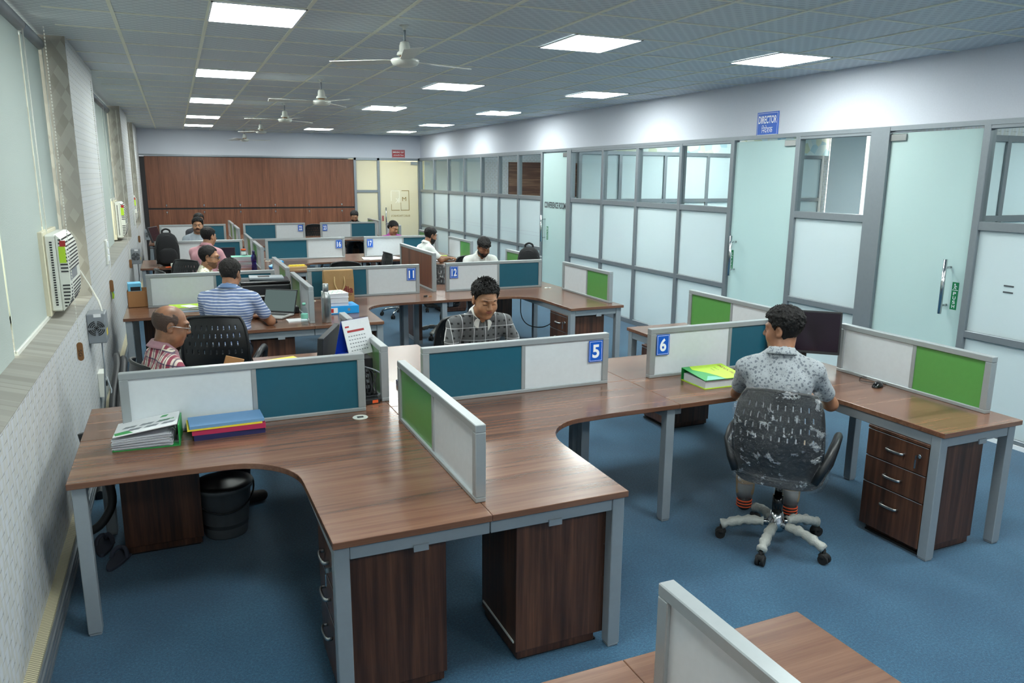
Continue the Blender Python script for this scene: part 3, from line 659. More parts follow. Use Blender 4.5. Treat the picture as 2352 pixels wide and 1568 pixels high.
# ---------------------------------------------------------------- work stations
X0, X1, X2, X3 = -.53, 1.06, 2.66, 4.27
TOPZ, UND = .75, .722
ROWS = {'A': 4.19, 'B': 8.42, 'C': 12.65, 'D': 16.85}
ROWN = {'A': 'first', 'B': 'second', 'C': 'third', 'D': 'fourth', 'Z': 'bottom right'}
def arc(cx, cy, rx, ry, a0, a1, n=9): return [(cx+rx*math.cos(a), cy+ry*math.sin(a)) for a in np.linspace(a0, a1, n)]
POLY = [(0, 0), (0, 1.58), (.63, 1.58), (.635, 1.25)]+arc(.95, .95, .31, .345, PI, 1.5*PI, 12)+[(1.15, .595), (1.6, .595), (1.6, 0)]
def station(xw, sx, Y, sy, label, leg_out=False, leg_end=True, width=1.6, clip=True, pend=True, grommet=True):
    t = thing('workstation_desk', label, 'desk', (xw, Y, 0), group='L-shaped work desks')
    P = lambda u, v: (sx*u, -sy*v)
    m = MB(); g = .0007
    poly = [P(min(max(u, g), width-g) if u < 1.5 else width-g, max(v, g)) for u, v in POLY]
    m.prism(poly, UND, TOPZ); m.build('worktop', 'desk_wood', t, .0025, seg=2)
    def leg(u, v):
        x, y = P(u, v); MB().box(x-.029, x+.029, y-.029, y+.029, .012, UND).box(x-.026, x+.026, y-.026, y+.026, 0, .012).build('leg', 'leg_grey', t, .003)
    leg(.595, 1.53)
    if leg_out: leg(.05, 1.53)
    if leg_end: leg(width-.045, .545)
    if not leg_out and sx > 0: leg(1.25, .06)
    if leg_out: leg(.06, .50)
    def bar(u0, u1, v0, v1, z0=.66, z1=UND-.001):
        a = P(u0, v0); b = P(u1, v1); return (min(a[0], b[0]), max(a[0], b[0]), min(a[1], b[1]), max(a[1], b[1]), z0, z1)
    m = MB(); m.box(*bar(.002 if not leg_out else .08, .565, 1.505, 1.555)); m.box(*bar(.63, width-.08, .05, .1)); m.box(*bar(width-.07, width-.02, .1, .516)); m.box(*bar(.57, .62, .1, 1.5))
    m.build('frame_rail', 'leg_grey', t, .003)
    if clip: MB().box(*bar(.26, .32, 1.555, 1.562, .645, .672)).build('clip', 'leg_grey', t)
    if grommet:
        x, y = P(.20, .16) if grommet is True else P(*grommet); m = MB(); m.lathe([(.0, 0), (.04, 0), (.043, .003), (.04, .006), (.03, .004), (0, .004)], (x, y, TOPZ), 24); gr = m.build('cable_grommet', 'white_plastic', t)
        MB().cbox((x, y, TOPZ+.0055), (.034, .016, .003)).build('slot', 'dark_plastic', gr)
    return t
def screen(x, y, L, rz, panels, label, number=None, name='desk_divider', z0=TOPZ, z1=1.085, grp='low desk dividers', side=-1):
    """panels: list of (share, material) along local +x; thickness .046; number=(text, at start or end)"""
    t = thing(name, label, 'desk divider', (x, y, z0), rz, grp)
    H = z1-z0; th = .023; m = MB()
    m.box(0, L, -th, th, H-.034, H); m.box(0, L, -th, th, 0.0, .022); m.box(0, .042, -th, th, .022, H-.034); m.box(L-.042, L, -th, th, .022, H-.034)
    W = L-.084; p = .042; cuts = []
    for i, (s, mt) in enumerate(panels[:-1]):
        p += s*W; m.box(p-.013, p+.013, -th+.006, th-.006, .022, H-.034); cuts.append(p)
    m.build('frame', 'frame_grey', t, .003)
    ed = [.042]+cuts+[L-.042]
    for i, (s, mt) in enumerate(panels):
        a = ed[i]+(.013 if i else 0); b = ed[i+1]-(.013 if i < len(panels)-1 else 0)
        nm = {'laminate_white': 'white_panel', 'laminate_teal': 'teal_panel', 'laminate_green': 'green_panel'}.get(mt, 'panel')
        MB().box(a, b, -.011, .011, .022, H-.034).build(nm, mt, t)
    if number:
        num, where = number; w, h = .10, .138; cx = (L-.042-.055) if where == 'end' else (.042+.055); cz = H-.042-h/2
        pl = MB().box(cx-w/2, cx+w/2, side*.0235-.0015, side*.0235+.0015, cz-h/2, cz+h/2).build('number_plate', 'sign_blue', t)
        m = MB(); e = .002; yy = side*.0253; a, b = w/2-.006, h/2-.006
        for q in ((-a, a, b-e, b), (-a, a, -b, -b+e), (-a, -a+e, -b, b), (a-e, a, -b, b)): m.box(cx+q[0], cx+q[1], yy-.0004, yy+.0004, cz+q[2], cz+q[3])
        m.build('border', 'sign_white', pl)
        text(num, 'number', 'sign_white', pl, frameM((cx, side*.0258, cz), (1 if side < 0 else -1, 0, 0), (0, 0, 1)), .05*(1 if len(num) == 1 else 1.25), .088, bold=.03)
    return t
def pedestal(x, y, rz, label, w=.40, d=.44, h=.66, back=False, key=True):
    """drawers face local -y"""
    t = thing('drawer_pedestal', label, 'drawer cabinet', (x, y, 0), rz, 'wooden drawer pedestals')
    m = MB(); m.box(-w/2, w/2, -d/2+.02, d/2, .05, h-.018); m.box(-w/2+.01, w/2-.01, -d/2+.05, d/2-.01, 0.01, .05); 
    b = m.build('body', 'ped_wood', t, .002); MB().box(-w/2-.002, w/2+.002, -d/2, d/2, h-.018, h).build('top', 'ped_wood', t, .002)
    if back: MB().box(-w/2+.02, w/2-.02, d/2-.001, d/2+.004, .085, .095).build('back_trim', 'white_plastic', t)
    MB().box(-w/2+.02, w/2-.02, -d/2+.035, d/2-.02, 0, .011).build('glides', 'rubber', t)
    for k, (z0, z1) in enumerate(((.48, .64), (.32, .477), (.05, .317))):
        dr = MB().box(-w/2+.001, w/2-.001, -d/2, -d/2+.019, z0, z1-.003).build('drawer', 'ped_wood', t, .0015)
        MB().box(-w/2+.002, w/2-.002, -d/2-.0012, -d/2, z1-.004, z1-.0015).build('drawer_edge', 'line_silver', dr)
        zc = (z0+z1)/2+(.04 if k == 2 else 0)
        m = MB(); m.tube([(-.055, -d/2, zc), (-.05, -d/2-.022, zc), (0, -d/2-.028, zc), (.05, -d/2-.022, zc), (.055, -d/2, zc)], .005, 8, sq=1.6); m.build('handle', 'steel', dr)
        if k == 0 and key:
            m = MB(); m.cyl((w/2-.05, -d/2-.006, zc+.02), (w/2-.05, -d/2, zc+.02), .012, seg=14); m.box(w/2-.054, w/2-.046, -d/2-.03, -d/2-.005, zc+.01, zc+.03)
            m.box(w/2-.055, w/2-.045, -d/2-.032, -d/2-.029, zc-.045, zc+.005); m.build('lock_and_key', 'chrome', dr)
    return t
SIDE = {('L', 1): 'left near', ('M', 1): 'middle near', ('R', 1): 'right near', ('L', -1): 'left far', ('M', -1): 'middle far', ('R', -1): 'right far'}
NUM = {'A': ('5', '6'), 'B': ('11', '12'), 'C': ('16', '17'), 'D': ('22', '23')}
for R, Y in ROWS.items():
    for sy in (1, -1):
        where = 'near side' if sy > 0 else 'far side'
        n1, n2 = NUM[R]
        station(X1, -1, Y, sy, 'brown L-shaped desk left of station %s, %s of the %s row' % (n1, where, ROWN[R]), width=X1-X0, grommet=(.21, .14) if sy > 0 else True)
        station(X1, 1, Y, sy, 'brown L-shaped desk of station %s, %s of the divider' % (n1, where), grommet=(.15, .5) if False else True)
        station(X3, -1, Y, sy, 'brown L-shaped desk of station %s, %s of the divider' % (n2, where), leg_out=True, leg_end=False, width=X3-X2)
    W_, T_, G_ = 'laminate_white', 'laminate_teal', 'laminate_green'
    dy = Y
    screen(-.33, dy, 1.24, 0, [(.52, W_), (.48, T_)], 'grey-framed divider, white then teal, left of number %s' % n1)
    screen(1.25, dy, 1.25, 0, [(.52, T_), (.48, W_)], 'grey-framed divider, teal then white, with blue number %s' % n1, (n1, 'end'))
    screen(2.82, dy, 1.23, 0, [(.54, W_), (.46, T_)], 'grey-framed divider, white then teal, with blue number %s' % n2, (n2, 'start'))
    screen(X1, dy-1.45, 1.2, PI/2, [(.5, W_), (.5, G_)], 'lengthwise white and green divider in front of number %s, near side' % n1)
    screen(X1, dy+.12, 1.25, PI/2, [(.5, G_), (.5, W_)], 'lengthwise green and white divider behind number %s, far side' % n1)
    screen(4.20, dy-1.42, 1.1, PI/2, [(.46, G_), (.54, W_)], 'right-edge divider, green near and white far, right of number %s' % n2)
    screen(4.20, dy+.34, 1.08, PI/2, [(.46, W_), (.54, G_)], 'right-edge divider, white near and green far, behind number %s' % n2)
screen(2.70, ROWS['B']+.04, 1.42, PI/2, [(1., 'cup_wood')], 'tall brown wood divider between the stations behind numbers 11 and 12', name='wood_divider', z1=1.2, grp='wood divider')
# bottom-right cluster under the camera: only its far side shows
t_ = station(X1-.015, -1, .03, -1, 'brown desktop at the bottom edge, left of the near white divider', leg_end=False, clip=False, grommet=False)
t_ = station(X1-.015, 1, .03, -1, 'brown desktop in the bottom right corner, right of the near white divider', leg_end=False, clip=False, grommet=False)
screen(X1-.015, .1, 1.33, PI/2, [(.4, G_), (.6, W_)], 'white lengthwise divider cut by the bottom edge of the photo')
# pedestals
for R, Y in ROWS.items():
    rn = ROWN[R]; a, b = NUM[R]
    pedestal(.67, Y-1.30, -PI/2, 'drawer pedestal under the desk end left of the lengthwise divider, near number %s' % a)
    pedestal(1.42, Y-1.30, PI/2, 'drawer pedestal under the desk end of station %s, near the lengthwise divider' % a, back=True)
    pedestal(3.86, Y-1.30, -PI/2, 'drawer pedestal with key under the right desk end of station %s' % b)
    pedestal(-.2, Y+.40, PI, 'drawer pedestal seen from behind below the white divider left of number %s' % a, back=True) if False else pedestal(-.195, Y+.41, PI, 'dark pedestal with silver back trim below the white divider left of number %s' % a)
    pedestal(3.83, Y+1.08, -PI/2, 'drawer pedestal behind the divider of number %s, far side' % b)
    if R != 'A': pass
# silver trim on the back faces that show
wd = [o for o in bpy.data.objects if o.name == 'wood_divider'][0]
MB().box(.60, 1.42, -.02, .02, -.70, .0).build('lower_board', 'ped_wood', wd); MB().box(.60, 1.42, -.023, .023, -.748, -.70).build('base_trim', 'line_silver', wd)
# ---------------------------------------------------------------- chairs
def office_chair(x, y, az, label, wrap=False, detail=True, s=1., star=.45):
    """local +y is the way the sitter faces"""
    t = thing('office_chair', label, 'chair', (x, y, 0), az, 'black office chairs'); t.scale = (s, s, s)
    # perforated back: curved sheet with slots
    nx, nz = 67, 53; bm = bmesh.new(); V = {}
    def bp(i, j):
        u = i/(nx-1)*2-1; s = j/(nz-1)
        wd = .215*(1-.10*s+.12*math.sin(PI*s))*(1-.10*max(0, s-.88)/.12*abs(u))
        z = .47+.50*s-.018*u*u*(s > .8)*((s-.8)/.2)
        yb = -.235-.05*(s-.25)+.055*u*u-.035*math.sin(PI*s*1.1)+.01
        return Vector((u*wd, yb, z))
    for i in range(nx):
        for j in range(nz): V[i, j] = bm.verts.new(bp(i, j))
    for i in range(nx-1):
        for j in range(nz-1):
            hole = detail and 5 <= i < nx-6 and 12 <= j < nz-5 and j > 20 and ((i-5) % 6 == (3 if ((j-12)//6) % 2 else 0)) and (j-12) % 6 in (0, 1, 2)
            if not hole:
                f = bm.faces.new((V[i, j], V[i+1, j], V[i+1, j+1], V[i, j+1])); f.smooth = True
    me = bpy.data.meshes.new('backrest'); bm.to_mesh(me); bm.free(); me.materials.append(MAT['black_plastic'])
    o = bpy.data.objects.new('backrest', me); COL.objects.link(o); o.parent = t; q = o.modifiers.new('s', 'SOLIDIFY'); q.thickness = .008
    m = MB(); P = [bp(0, j) for j in range(0, nz, 6)]+[bp(i, nz-1) for i in range(0, nx, 6)]+[bp(nx-1, j) for j in range(nz-5, -1, -6)]+[bp(i, 0) for i in range(nx-5, 0, -6)]
    m.tube(P, .011, 8, close=True); m.build('back_rim', 'black_plastic', t)
    m = MB(); R = []
    for zz, s in ((.42, .94), (.435, 1.), (.465, 1.), (.485, .97), (.492, .86)):
        R.append([Vector((.235*s*math.copysign(abs(math.cos(a))**.6, math.cos(a)), .01+.225*s*math.copysign(abs(math.sin(a))**.6, math.sin(a)), zz)) for a in [2*PI*k/32 for k in range(32)]])
    m.rings(R); m.build('seat', 'fabric_black', t, smooth=True)
    for sx in (-1, 1):
        m = MB(); m.tube([(sx*.205, -.22, .49), (sx*.235, -.21, .56), (sx*.265, -.17, .64), (sx*.275, -.06, .672), (sx*.275, .08, .672), (sx*.272, .15, .645), (sx*.262, .16, .58), (sx*.245, .10, .50), (sx*.215, .04, .445)], [.022, .024, .024, .022, .022, .022, .02, .02, .02], 10, sq=1.3)
        m.build('armrest', 'black_plastic', t)
    MB().lathe([(.03, .20), (.03, .30), (.022, .30), (.022, .42), (.09, .425), (.09, .43), (0, .43)], seg=16).build('gas_lift', 'gloss_black', t)
    MB().lathe([(.0, .09), (.045, .09), (.048, .12), (.048, .15), (.038, .165), (.034, .2), (0, .2)], seg=20).build('hub', 'chrome', t)
    for k in range(5):
        a = 2*PI*k/5+star; c, s = math.cos(a), math.sin(a)
        lg = MB().tube([(c*.04, s*.04, .13), (c*.15, s*.15, .125), (c*.23, s*.23, .105), (c*.30, s*.30, .078)], [.019, .018, .017, .013], 8).build('base_leg', 'chrome', t)
        if wrap:
            m = MB(); pts = []; rs = []
            for j in range(15):
                f = j/14; r = .07+.23*f; pts.append((c*r, s*r, .13-.05*max(0, f-.3)**1.4*1.5)); rs.append(.027+.004*math.sin(j*2.3+k)+.003*math.sin(j*5.1))
            m.tube(pts, rs, 12); w_ = m.build('bubble_wrap', 'bubble_wrap', lg, smooth=True)
        m = MB(); px, py = -s, c
        for sg in (-1, 1): m.cyl((c*.305+px*.006*sg, s*.305+py*.006*sg, .028), (c*.305+px*.024*sg, s*.305+py*.024*sg, .028), .028, seg=14)
        m.cyl((c*.30, s*.30, .04), (c*.30, s*.30, .08), .01, seg=8); m.lathe([(.026, .03), (.03, .045), (.02, .06), (0, .062)], (c*.30, s*.30, 0), 12)
        m.build('caster', 'rubber', t)
    if wrap:
        rnd = random.Random(3)
        def film_back(off, z0, nm):
            bm = bmesh.new(); V = {}; n1, n2 = 36, 34
            for i in range(n1):
                for j in range(n2):
                    u = i/(n1-1)*2-1; s = j/(n2-1); p = bp(int((u+1)/2*(nx-1)), int(min(1, s)*(nz-1)))
                    k = .5+.5*math.sin(u*7+s*9)+.5*math.sin(u*17-s*5); d = off*(1+.35*k)
                    V[i, j] = bm.verts.new((p.x*1.06+.012*math.sin(s*14), p.y+d+(.012 if off > 0 else -.012), p.z-.005+(.03+.012*math.sin(u*9) if j == n2-1 else 0)+(-.03 if j == 0 else 0)))
            for i in range(n1-1):
                for j in range(n2-1): f = bm.faces.new((V[i, j], V[i+1, j], V[i+1, j+1], V[i, j+1])); f.smooth = True
            me = bpy.data.meshes.new(nm); bm.to_mesh(me); bm.free(); me.materials.append(MAT['plastic_film']); o = bpy.data.objects.new(nm, me); COL.objects.link(o); o.parent = t
        film_back(-.012, 0, 'plastic_cover'); film_back(.016, 0, 'plastic_cover')
        m = MB(); R = []
        for zz, s in ((.40, .9), (.415, 1.03), (.45, 1.07), (.485, 1.05), (.503, .98), (.506, .8)):
            R.append([Vector(((.24+.006*math.sin(a*11+zz*60))*s*math.copysign(abs(math.cos(a))**.6, math.cos(a)), .01+(.23+.006*math.sin(a*9+zz*50))*s*math.copysign(abs(math.sin(a))**.6, math.sin(a)), zz)) for a in [2*PI*k/48 for k in range(48)]])
        m.rings(R, caps=False); m.build('seat_cover', 'plastic_film', t, smooth=True)
    return t
A_ = lambda d: -math.radians(d)     # compass-like: degrees to the right of +y
office_chair(3.03, 3.13, A_(52), 'black mesh office chair in clear plastic wrap, man in floral shirt on it', True, s=1., star=.87)
office_chair(.26, 6.30, A_(16), 'black perforated office chair behind the man in the striped shirt', s=1.06)
office_chair(-.07, 5.02, A_(75), 'black office chair under the bald man in the plaid shirt', False)
office_chair(2.03, 5.45, A_(180), 'black office chair under the man in the grey checked polo', False)
office_chair(.02, 9.05, A_(80), 'black chair under the man with glasses and leaf-print shirt', s=1.1)
office_chair(.2, 11.1, A_(40), 'black chair under the man in the pink polo'); office_chair(.3, 13.75, A_(150), 'black chair under the man in the grey T-shirt')
office_chair(.42, 15.5, A_(150), 'black chair under the half-hidden man by the cupboards'); office_chair(3.6, 13.95, A_(180), 'black chair under the woman behind station 17')
office_chair(3.8, 17.95, A_(190), 'black chair under the man behind station 23'); office_chair(3.55, 11.55, A_(60), 'black chair under the bearded man in white beyond the wood divider')
office_chair(3.76, 9.95, A_(180), 'black chair under the man in white behind station 12'); office_chair(3.10, 9.42, A_(18), 'plastic-wrapped black chair beside the wood divider', True)
office_chair(3.02, 11.1, A_(85), 'empty black office chair left of the wood divider'); office_chair(1.9, 9.75, A_(200), 'empty black office chair seen under the desk of station 11')
office_chair(2.9, 17.9, A_(180), 'far black chair with only its top above divider 23')
# ---------------------------------------------------------------- things on and around the desks
def at(x, y, z=TOPZ): return (x, y, z)
t = thing('lever_arch_file', 'white and green lever arch file bursting with papers below the white divider', 'file', at(-.215, 4.075), -.06)
Lr = Matrix.Rotation(0, 4, 'X')
MB().box(-.15, .15, -.12, .10, 0, .004).build('bottom_cover', 'file_green', t)
m = MB(); rr = random.Random(5)
for k in range(22):
    f = k/22; s = rr.uniform(-.006, .006); m.box(-.145+s, .115+s+.0, -.118+s, .095, .005+k*.0026, .0062+k*.0026+.0008, Matrix.Rotation(rr.uniform(-.03, .03), 4, 'Z') @ Matrix.Rotation(-.0025*k, 4, 'Y'))
m.build('papers', 'paper_grey', t)
cv = Matrix.Translation((-.14, 0, .058)) @ Matrix.Rotation(-.14, 4, 'Y')
c = MB().box(0, .29, -.12, .10, .012, .016, cv).build('top_cover', 'paper', t)
m = MB()
for i in range(9):
    u = .03+.026*i; 
    for j in range(2): 
        if (i+j) % 3: m.prism([(u, -.07+.05*j), (u+.03, -.075+.05*j), (u+.045, -.05+.05*j), (u+.015, -.045+.05*j)], .0162, .0166, cv)
m.build('cover_print', 'grey_metal', c); m = MB(); m.prism([(.01, -.11), (.09, -.11), (.06, -.06), (.0, -.07)], .0162, .0168, cv); m.build('cover_print', 'file_green', c); m = MB(); m.prism([(.2, .05), (.23, .05), (.24, .08), (.21, .08)], .0162, .0168, cv); m.build('cover_print', 'file_green', c)
text('INDEX', 'lettering', 'file_green', c, cv @ Matrix.Translation((.235, -.005, .0168)) @ Matrix.Rotation(PI, 4, 'Z'), .07, .02, bold=.02)
MB().box(.148, .154, -.12, .10, 0, .105).build('spine', 'file_green', t)
m = MB(); m.tube([(.13, -.05, .005), (.132, -.05, .06), (.12, -.05, .075), (.10, -.05, .07)], .003, 6); m.tube([(.13, .03, .005), (.132, .03, .06), (.12, .03, .075), (.10, .03, .07)], .003, 6); m.box(.10, .148, -.07, .05, .004, .012); m.build('ring_clip', 'steel', t)
z = TOPZ
for i, (nm, mt, w, d, h, dx, rz, lab) in enumerate((('folder', 'navy', .345, .17, .028, 0, .03, 'navy blue folder, bottom of the stack of four'), ('folder', 'magenta', .355, .175, .026, 0, .0, 'magenta folder lying on the navy one'), ('folder', 'yellow', .36, .18, .008, -.02, .02, 'thin yellow folder under the blue one'), ('folder', 'sky_blue', .36, .17, .015, -.01, .04, 'sky blue folder on top of the stack'))):
    t = thing(nm, lab, 'folder', (.165+dx, 4.07, z), rz, 'folders stacked below the teal panel')
    MB().box(-w/2, w/2, -d/2, d/2, 0, .002).build('lower_cover', mt, t); MB().box(-w/2, w/2, -d/2, d/2, h-.002, h).build('upper_cover', mt, t); MB().box(-w/2, w/2, -d/2, -d/2+.003, .002, h-.002).build('spine', mt, t)
    MB().box(-w/2+.006, w/2-.008, -d/2+.006, d/2-.01, .002, h-.002).build('papers', 'paper_grey', t); z += h+.0005
# lidded bin and slippers below
t = thing('waste_bucket', 'dark grey lidded bucket with handle under the left desk', 'bucket', (.13, 4.51, 0)); t.scale = (1.07, 1.07, 1.04)
MB().lathe([(0, 0), (.11, 0), (.113, .01), (.142, .27), (.152, .275), (.152, .295), (.145, .30), (.13, .29), (.12, .06), (0, .05)], seg=36).build('pail', 'bucket_dark', t)
MB().lathe([(.0, .325), (.05, .322), (.12, .31), (.155, .303), (.157, .297), (.14, .3), (0, .3)], (.0, .0, 0), 36).build('lid', 'black_plastic', t)
m = MB(); m.tube([(.157*math.cos(a), -.157*math.sin(a)*1.02, .275-.10*math.sin(a)) for a in np.linspace(-.15, PI+.15, 24)], .005, 6); m.build('handle', 'black_plastic', t)
for i, (x, y, rz, lab) in enumerate(((-.43, 4.36, -.35, 'dark slipper nearer to the pedestal on the carpet'), (-.515, 4.56, -.05, 'dark slipper behind its pair, by the desk leg'))):
    t = thing('slipper', lab, 'slipper', (x, y, 0), rz, 'pair of slippers'); pts = [(.045*math.cos(a)*(1-.18*math.sin(a)*(-1)), .13*math.sin(a)) for a in np.linspace(0, 2*PI, 24, endpoint=False)]
    MB().prism(pts, 0, .018).build('sole', 'slipper', t, .003); m = MB(); m.tube([(-.043, -.0, .012), (-.035, .015, .045), (-.015, .035, .06), (0, .05, .045), (0, .07, .02)], .012, 8); m.tube([(.043, -.0, .012), (.035, .015, .045), (.015, .035, .06), (0, .05, .045), (0, .07, .02)], .012, 8); m.build('strap', 'slipper', t)
# computer, cables, calendar beside divider (station left far)
t = thing('computer_case', 'small black computer case with ports beside the lengthwise divider', 'computer', (.955, 4.52, TOPZ))
MB().box(-.06, .06, -.10, .26, 0, .245).build('case', 'black_plastic', t, .004)
m = MB(); [m.box(-.045+.03*(k % 3), -.025+.03*(k % 3), -.102, -.1, .06+.035*(k//3), .08+.035*(k//3)) for k in range(12)]; m.build('ports', 'grey_metal', t)
m = MB(); rr = random.Random(9)
for k in range(6):
    x0 = -.05+.02*k; m.tube([(x0, -.105, .2-.02*(k % 3)), (x0+.02, -.15, .16), (x0+rr.uniform(-.03, .05), -.17, .07), (x0+rr.uniform(0, .08), -.15, .01), (x0+rr.uniform(-.02, .05), -.19, .008)], .0035, 6)
for k in range(3): m.tube([(.0+.05*math.cos(a)*(1+.2*k), -.16+.035*math.sin(a), .012+.012*k) for a in np.linspace(0, 2*PI, 14)], .004, 6)
m.build('cables', 'dark_plastic', t)
m = MB(); m.tube([(.0, -.105, .2), (.08, -.15, .17), (.13, -.17, .10), (.10, -.17, .05), (.02, -.18, .02), (-.04, -.19, .012)], .0045, 6); m.build('grey_cable', 'leg_grey', t)
t = thing('power_adapter', 'black power adapter with cable loops on the desk corner', 'adapter', (.93, 4.30, TOPZ), .15); MB().box(-.09, .09, -.028, .028, 0, .03).build('brick', 'black_plastic', t, .004); MB().box(.04, .075, -.0285, -.028, .006, .024).build('rating_sticker', 'orange', t)
m = MB(); m.tube([(.09, 0, .015), (.13, .0, .02), (.16, .02, .01), (.14, .05, .01), (.11, .03, .01)], .004, 6); m.build('lead', 'black_plastic', t)
t = thing('desk_calendar', 'white standing desk calendar with red header on the computer', 'calendar', (.945, 4.60, TOPZ+.246), .5)
# local: faces -y
Mc = Matrix.Rotation(-.30, 4, 'X'); MB().box(-.105, .105, -.004, 0, 0, .22, Matrix.Translation((0, -.075, 0)) @ Mc).build('pages', 'paper', t)
MB().box(-.105, .105, 0, .003, 0, .22, Matrix.Translation((0, .055, 0)) @ Matrix.Rotation(.30, 4, 'X')).build('back_board', 'royal_blue', t); MB().box(-.105, .105, -.075, .06, 0, .003).build('base', 'royal_blue', t)
F_ = Matrix.Translation((0, -.075, 0)) @ Mc; m = MB(); m.box(-.08, .05, -.0055, -.004, .145, .158, F_); m.box(-.09, -.06, -.0055, -.004, .175, .185, F_); m.build('red_print', 'sign_red', t)
m = MB(); [m.box(-.08+.02*(k % 7), -.07+.02*(k % 7), -.0055, -.004, .03+.022*(k//7), .036+.022*(k//7), F_) for k in range(35)]; m.build('dates', 'grey_metal', t)
m = MB(); [m.tube([(-.1+.01*k, -.075-.0+.07, .205), (-.1+.01*k, -.016, .222), (-.1+.01*k, .0, .215), (-.1+.01*k, -.01, .2)], .0012, 5) for k in range(21)]; m.build('wire_binding', 'dark_plastic', t)
def laptop(x, y, rz, lab, open_=1.95, w=.34, d=.235, lidmat='dark_plastic', scr='screen_grey'):
    """hinge along local x at +y; the screen faces -y"""
    t = thing('laptop', lab, 'laptop', (x, y, TOPZ), rz, 'open laptops')
    b = MB().box(-w/2, w/2, -d/2, d/2, .003, .018).build('base', 'laptop_silver', t, .003)
    m = MB(); [m.box(-w/2+.03+.02*c, -w/2+.045+.02*c, d/2-.045-.02*r_k, d/2-.03-.02*r_k, .018, .0192) for c in range(14) for r_k in range(5)]; m.build('keyboard', 'black_plastic', b)
    ML = Matrix.Translation((0, d/2, .016)) @ Matrix.Rotation(-(open_-PI/2), 4, 'X')
    l = MB().box(-w/2, w/2, 0, .008, 0, d, ML).build('lid', lidmat, t, .002)
    MB().box(-w/2+.008, w/2-.008, -.001, 0, .02, d-.01, ML).build('screen', scr, l)
    return t
laptop(.76, 7.46, math.radians(-36), 'open silver laptop in front of the man in the striped shirt', scr='lap_screen')
laptop(.60, 12.3, math.radians(-6), 'open dark laptop in front of the man in the pink polo', scr='screen_dark')
def mouse(x, y, rz, lab, lead=None):
    t = thing('computer_mouse', lab, 'mouse', (x, y, TOPZ), rz, 'black computer mice'); n = 10; R = []
    for j in range(n+1):
        f = j/n; yy_ = -.055+.11*f; w = .032*math.sin(PI*min(.97, max(.05, f)))**.5; h = .036*math.sin(PI*min(.97, max(.04, f)))**.6
        R.append([Vector((w*math.cos(a), yy_, max(0, h*math.sin(a)))) for a in np.linspace(-.3, PI+.3, 12)])
    m = MB(); m.rings(R); m.build('shell', 'gloss_black', t, smooth=True)
    if lead: MB().tube(lead, .0022, 6).build('lead', 'black_plastic', t)
    return t
mouse(.74, 7.14, -.4, 'black mouse beside the silver laptop')
mouse(4.09, 3.44, -1.2, 'black mouse at the foot of the white panel right of the floral shirt', [(0, .05, .015), (.02, .1, .004), (-.05, .2, .004), (-.16, .16, .004), (-.12, .05, .006), (-.0, .1, .008), (-.02, .26, .006), (-.14, .3, .004), (-.2, .2, .008), (-.1, .14, .01), (.02, .22, .006), (-.0, .36, .004), (-.1, .45, .004)])
def book(x, y, z, w, d, h, rz, cover, lab, name='book', cat='book', grp=None):
    t = thing(name, lab, cat, (x, y, z), rz, grp); MB().box(-w/2, w/2, -d/2, d/2, 0, .002).build('back_cover', cover, t); MB().box(-w/2, w/2, -d/2, d/2, h-.002, h).build('front_cover', cover, t)
    MB().box(-w/2, -w/2+.002, -d/2, d/2, .002, h-.002).build('spine', cover, t); MB().box(-w/2+.003, w/2-.004, -d/2+.004, d/2-.004, .002, h-.002).build('pages', 'paper_grey', t); return t
MB_ = MB
t = thing('notepad', 'white notepad lying beside the clear water bottle', 'notepad', (.95, 7.15, TOPZ), .05); MB().box(-.09, .09, -.07, .07, 0, .012).build('pages', 'paper', t)
def bottle(x, y, prof, lab, mat, cap, capprof, extra=None, name='bottle'):
    t = thing(name, lab, 'bottle', (x, y, TOPZ), 0); MB().lathe(prof, seg=28).build('body', mat, t, smooth=True); MB().lathe(capprof, seg=20).build('cap', cap, t)
    if extra: MB().lathe(extra[0], seg=28).build('label', extra[1], t)
    return t
bottle(.985, 6.93, [(0, 0), (.028, 0), (.031, .01), (.031, .05), (.029, .06), (.031, .07), (.031, .12), (.026, .145), (.013, .165), (.012, .18), (0, .18)], 'clear water bottle with turquoise cap and band', 'bottle_clear', 'teal_pale', [(0, .18), (.015, .18), (.015, .2), (0, .2)], ([(.0315, .06), (.0318, .062), (.0318, .1), (.0315, .102)], 'teal_pale'), 'water_bottle')
bottle(1.19, 6.98, [(0, 0), (.041, 0), (.043, .01), (.043, .22), (.04, .25), (.026, .275), (.024, .29), (0, .29)], 'tall brushed steel bottle right of the small green divider', 'steel', 'steel', [(0, .288), (.026, .288), (.027, .295), (.027, .352), (.024, .357), (0, .357)], None, 'steel_bottle')
bottle(.955, 11.32, [(0, 0), (.036, 0), (.038, .01), (.036, .06), (.03, .09), (.036, .13), (.038, .18), (.03, .21), (.016, .235), (0, .24)], 'purple plastic bottle at the end of the third row divider', 'bottle_purple', 'navy', [(0, .235), (.018, .235), (.018, .275), (.01, .28), (0, .28)], None, 'plastic_bottle')
t = thing('lever_arch_file', 'bright blue lever arch file lying flat with a finger hole', 'file', (1.42, 7.50, TOPZ), .04); MB().box(-.15, .15, -.13, .13, 0, .075).build('box_body', 'cyan_blue', t, .003); MB().box(-.148, .148, -.1, .132, .008, .067).build('papers', 'paper_grey', t)
MB().box(-.13, -.06, -.1315, -.13, .012, .062).build('spine_label', 'paper', t); MB().box(-.125, -.1, -.133, -.1315, .018, .056).build('label_print', 'sign_red', t); m = MB(); m.cyl((.05, -.132, .04), (.05, -.129, .04), .014); m.build('finger_hole', 'grey_metal', t)
z = TOPZ+.0755
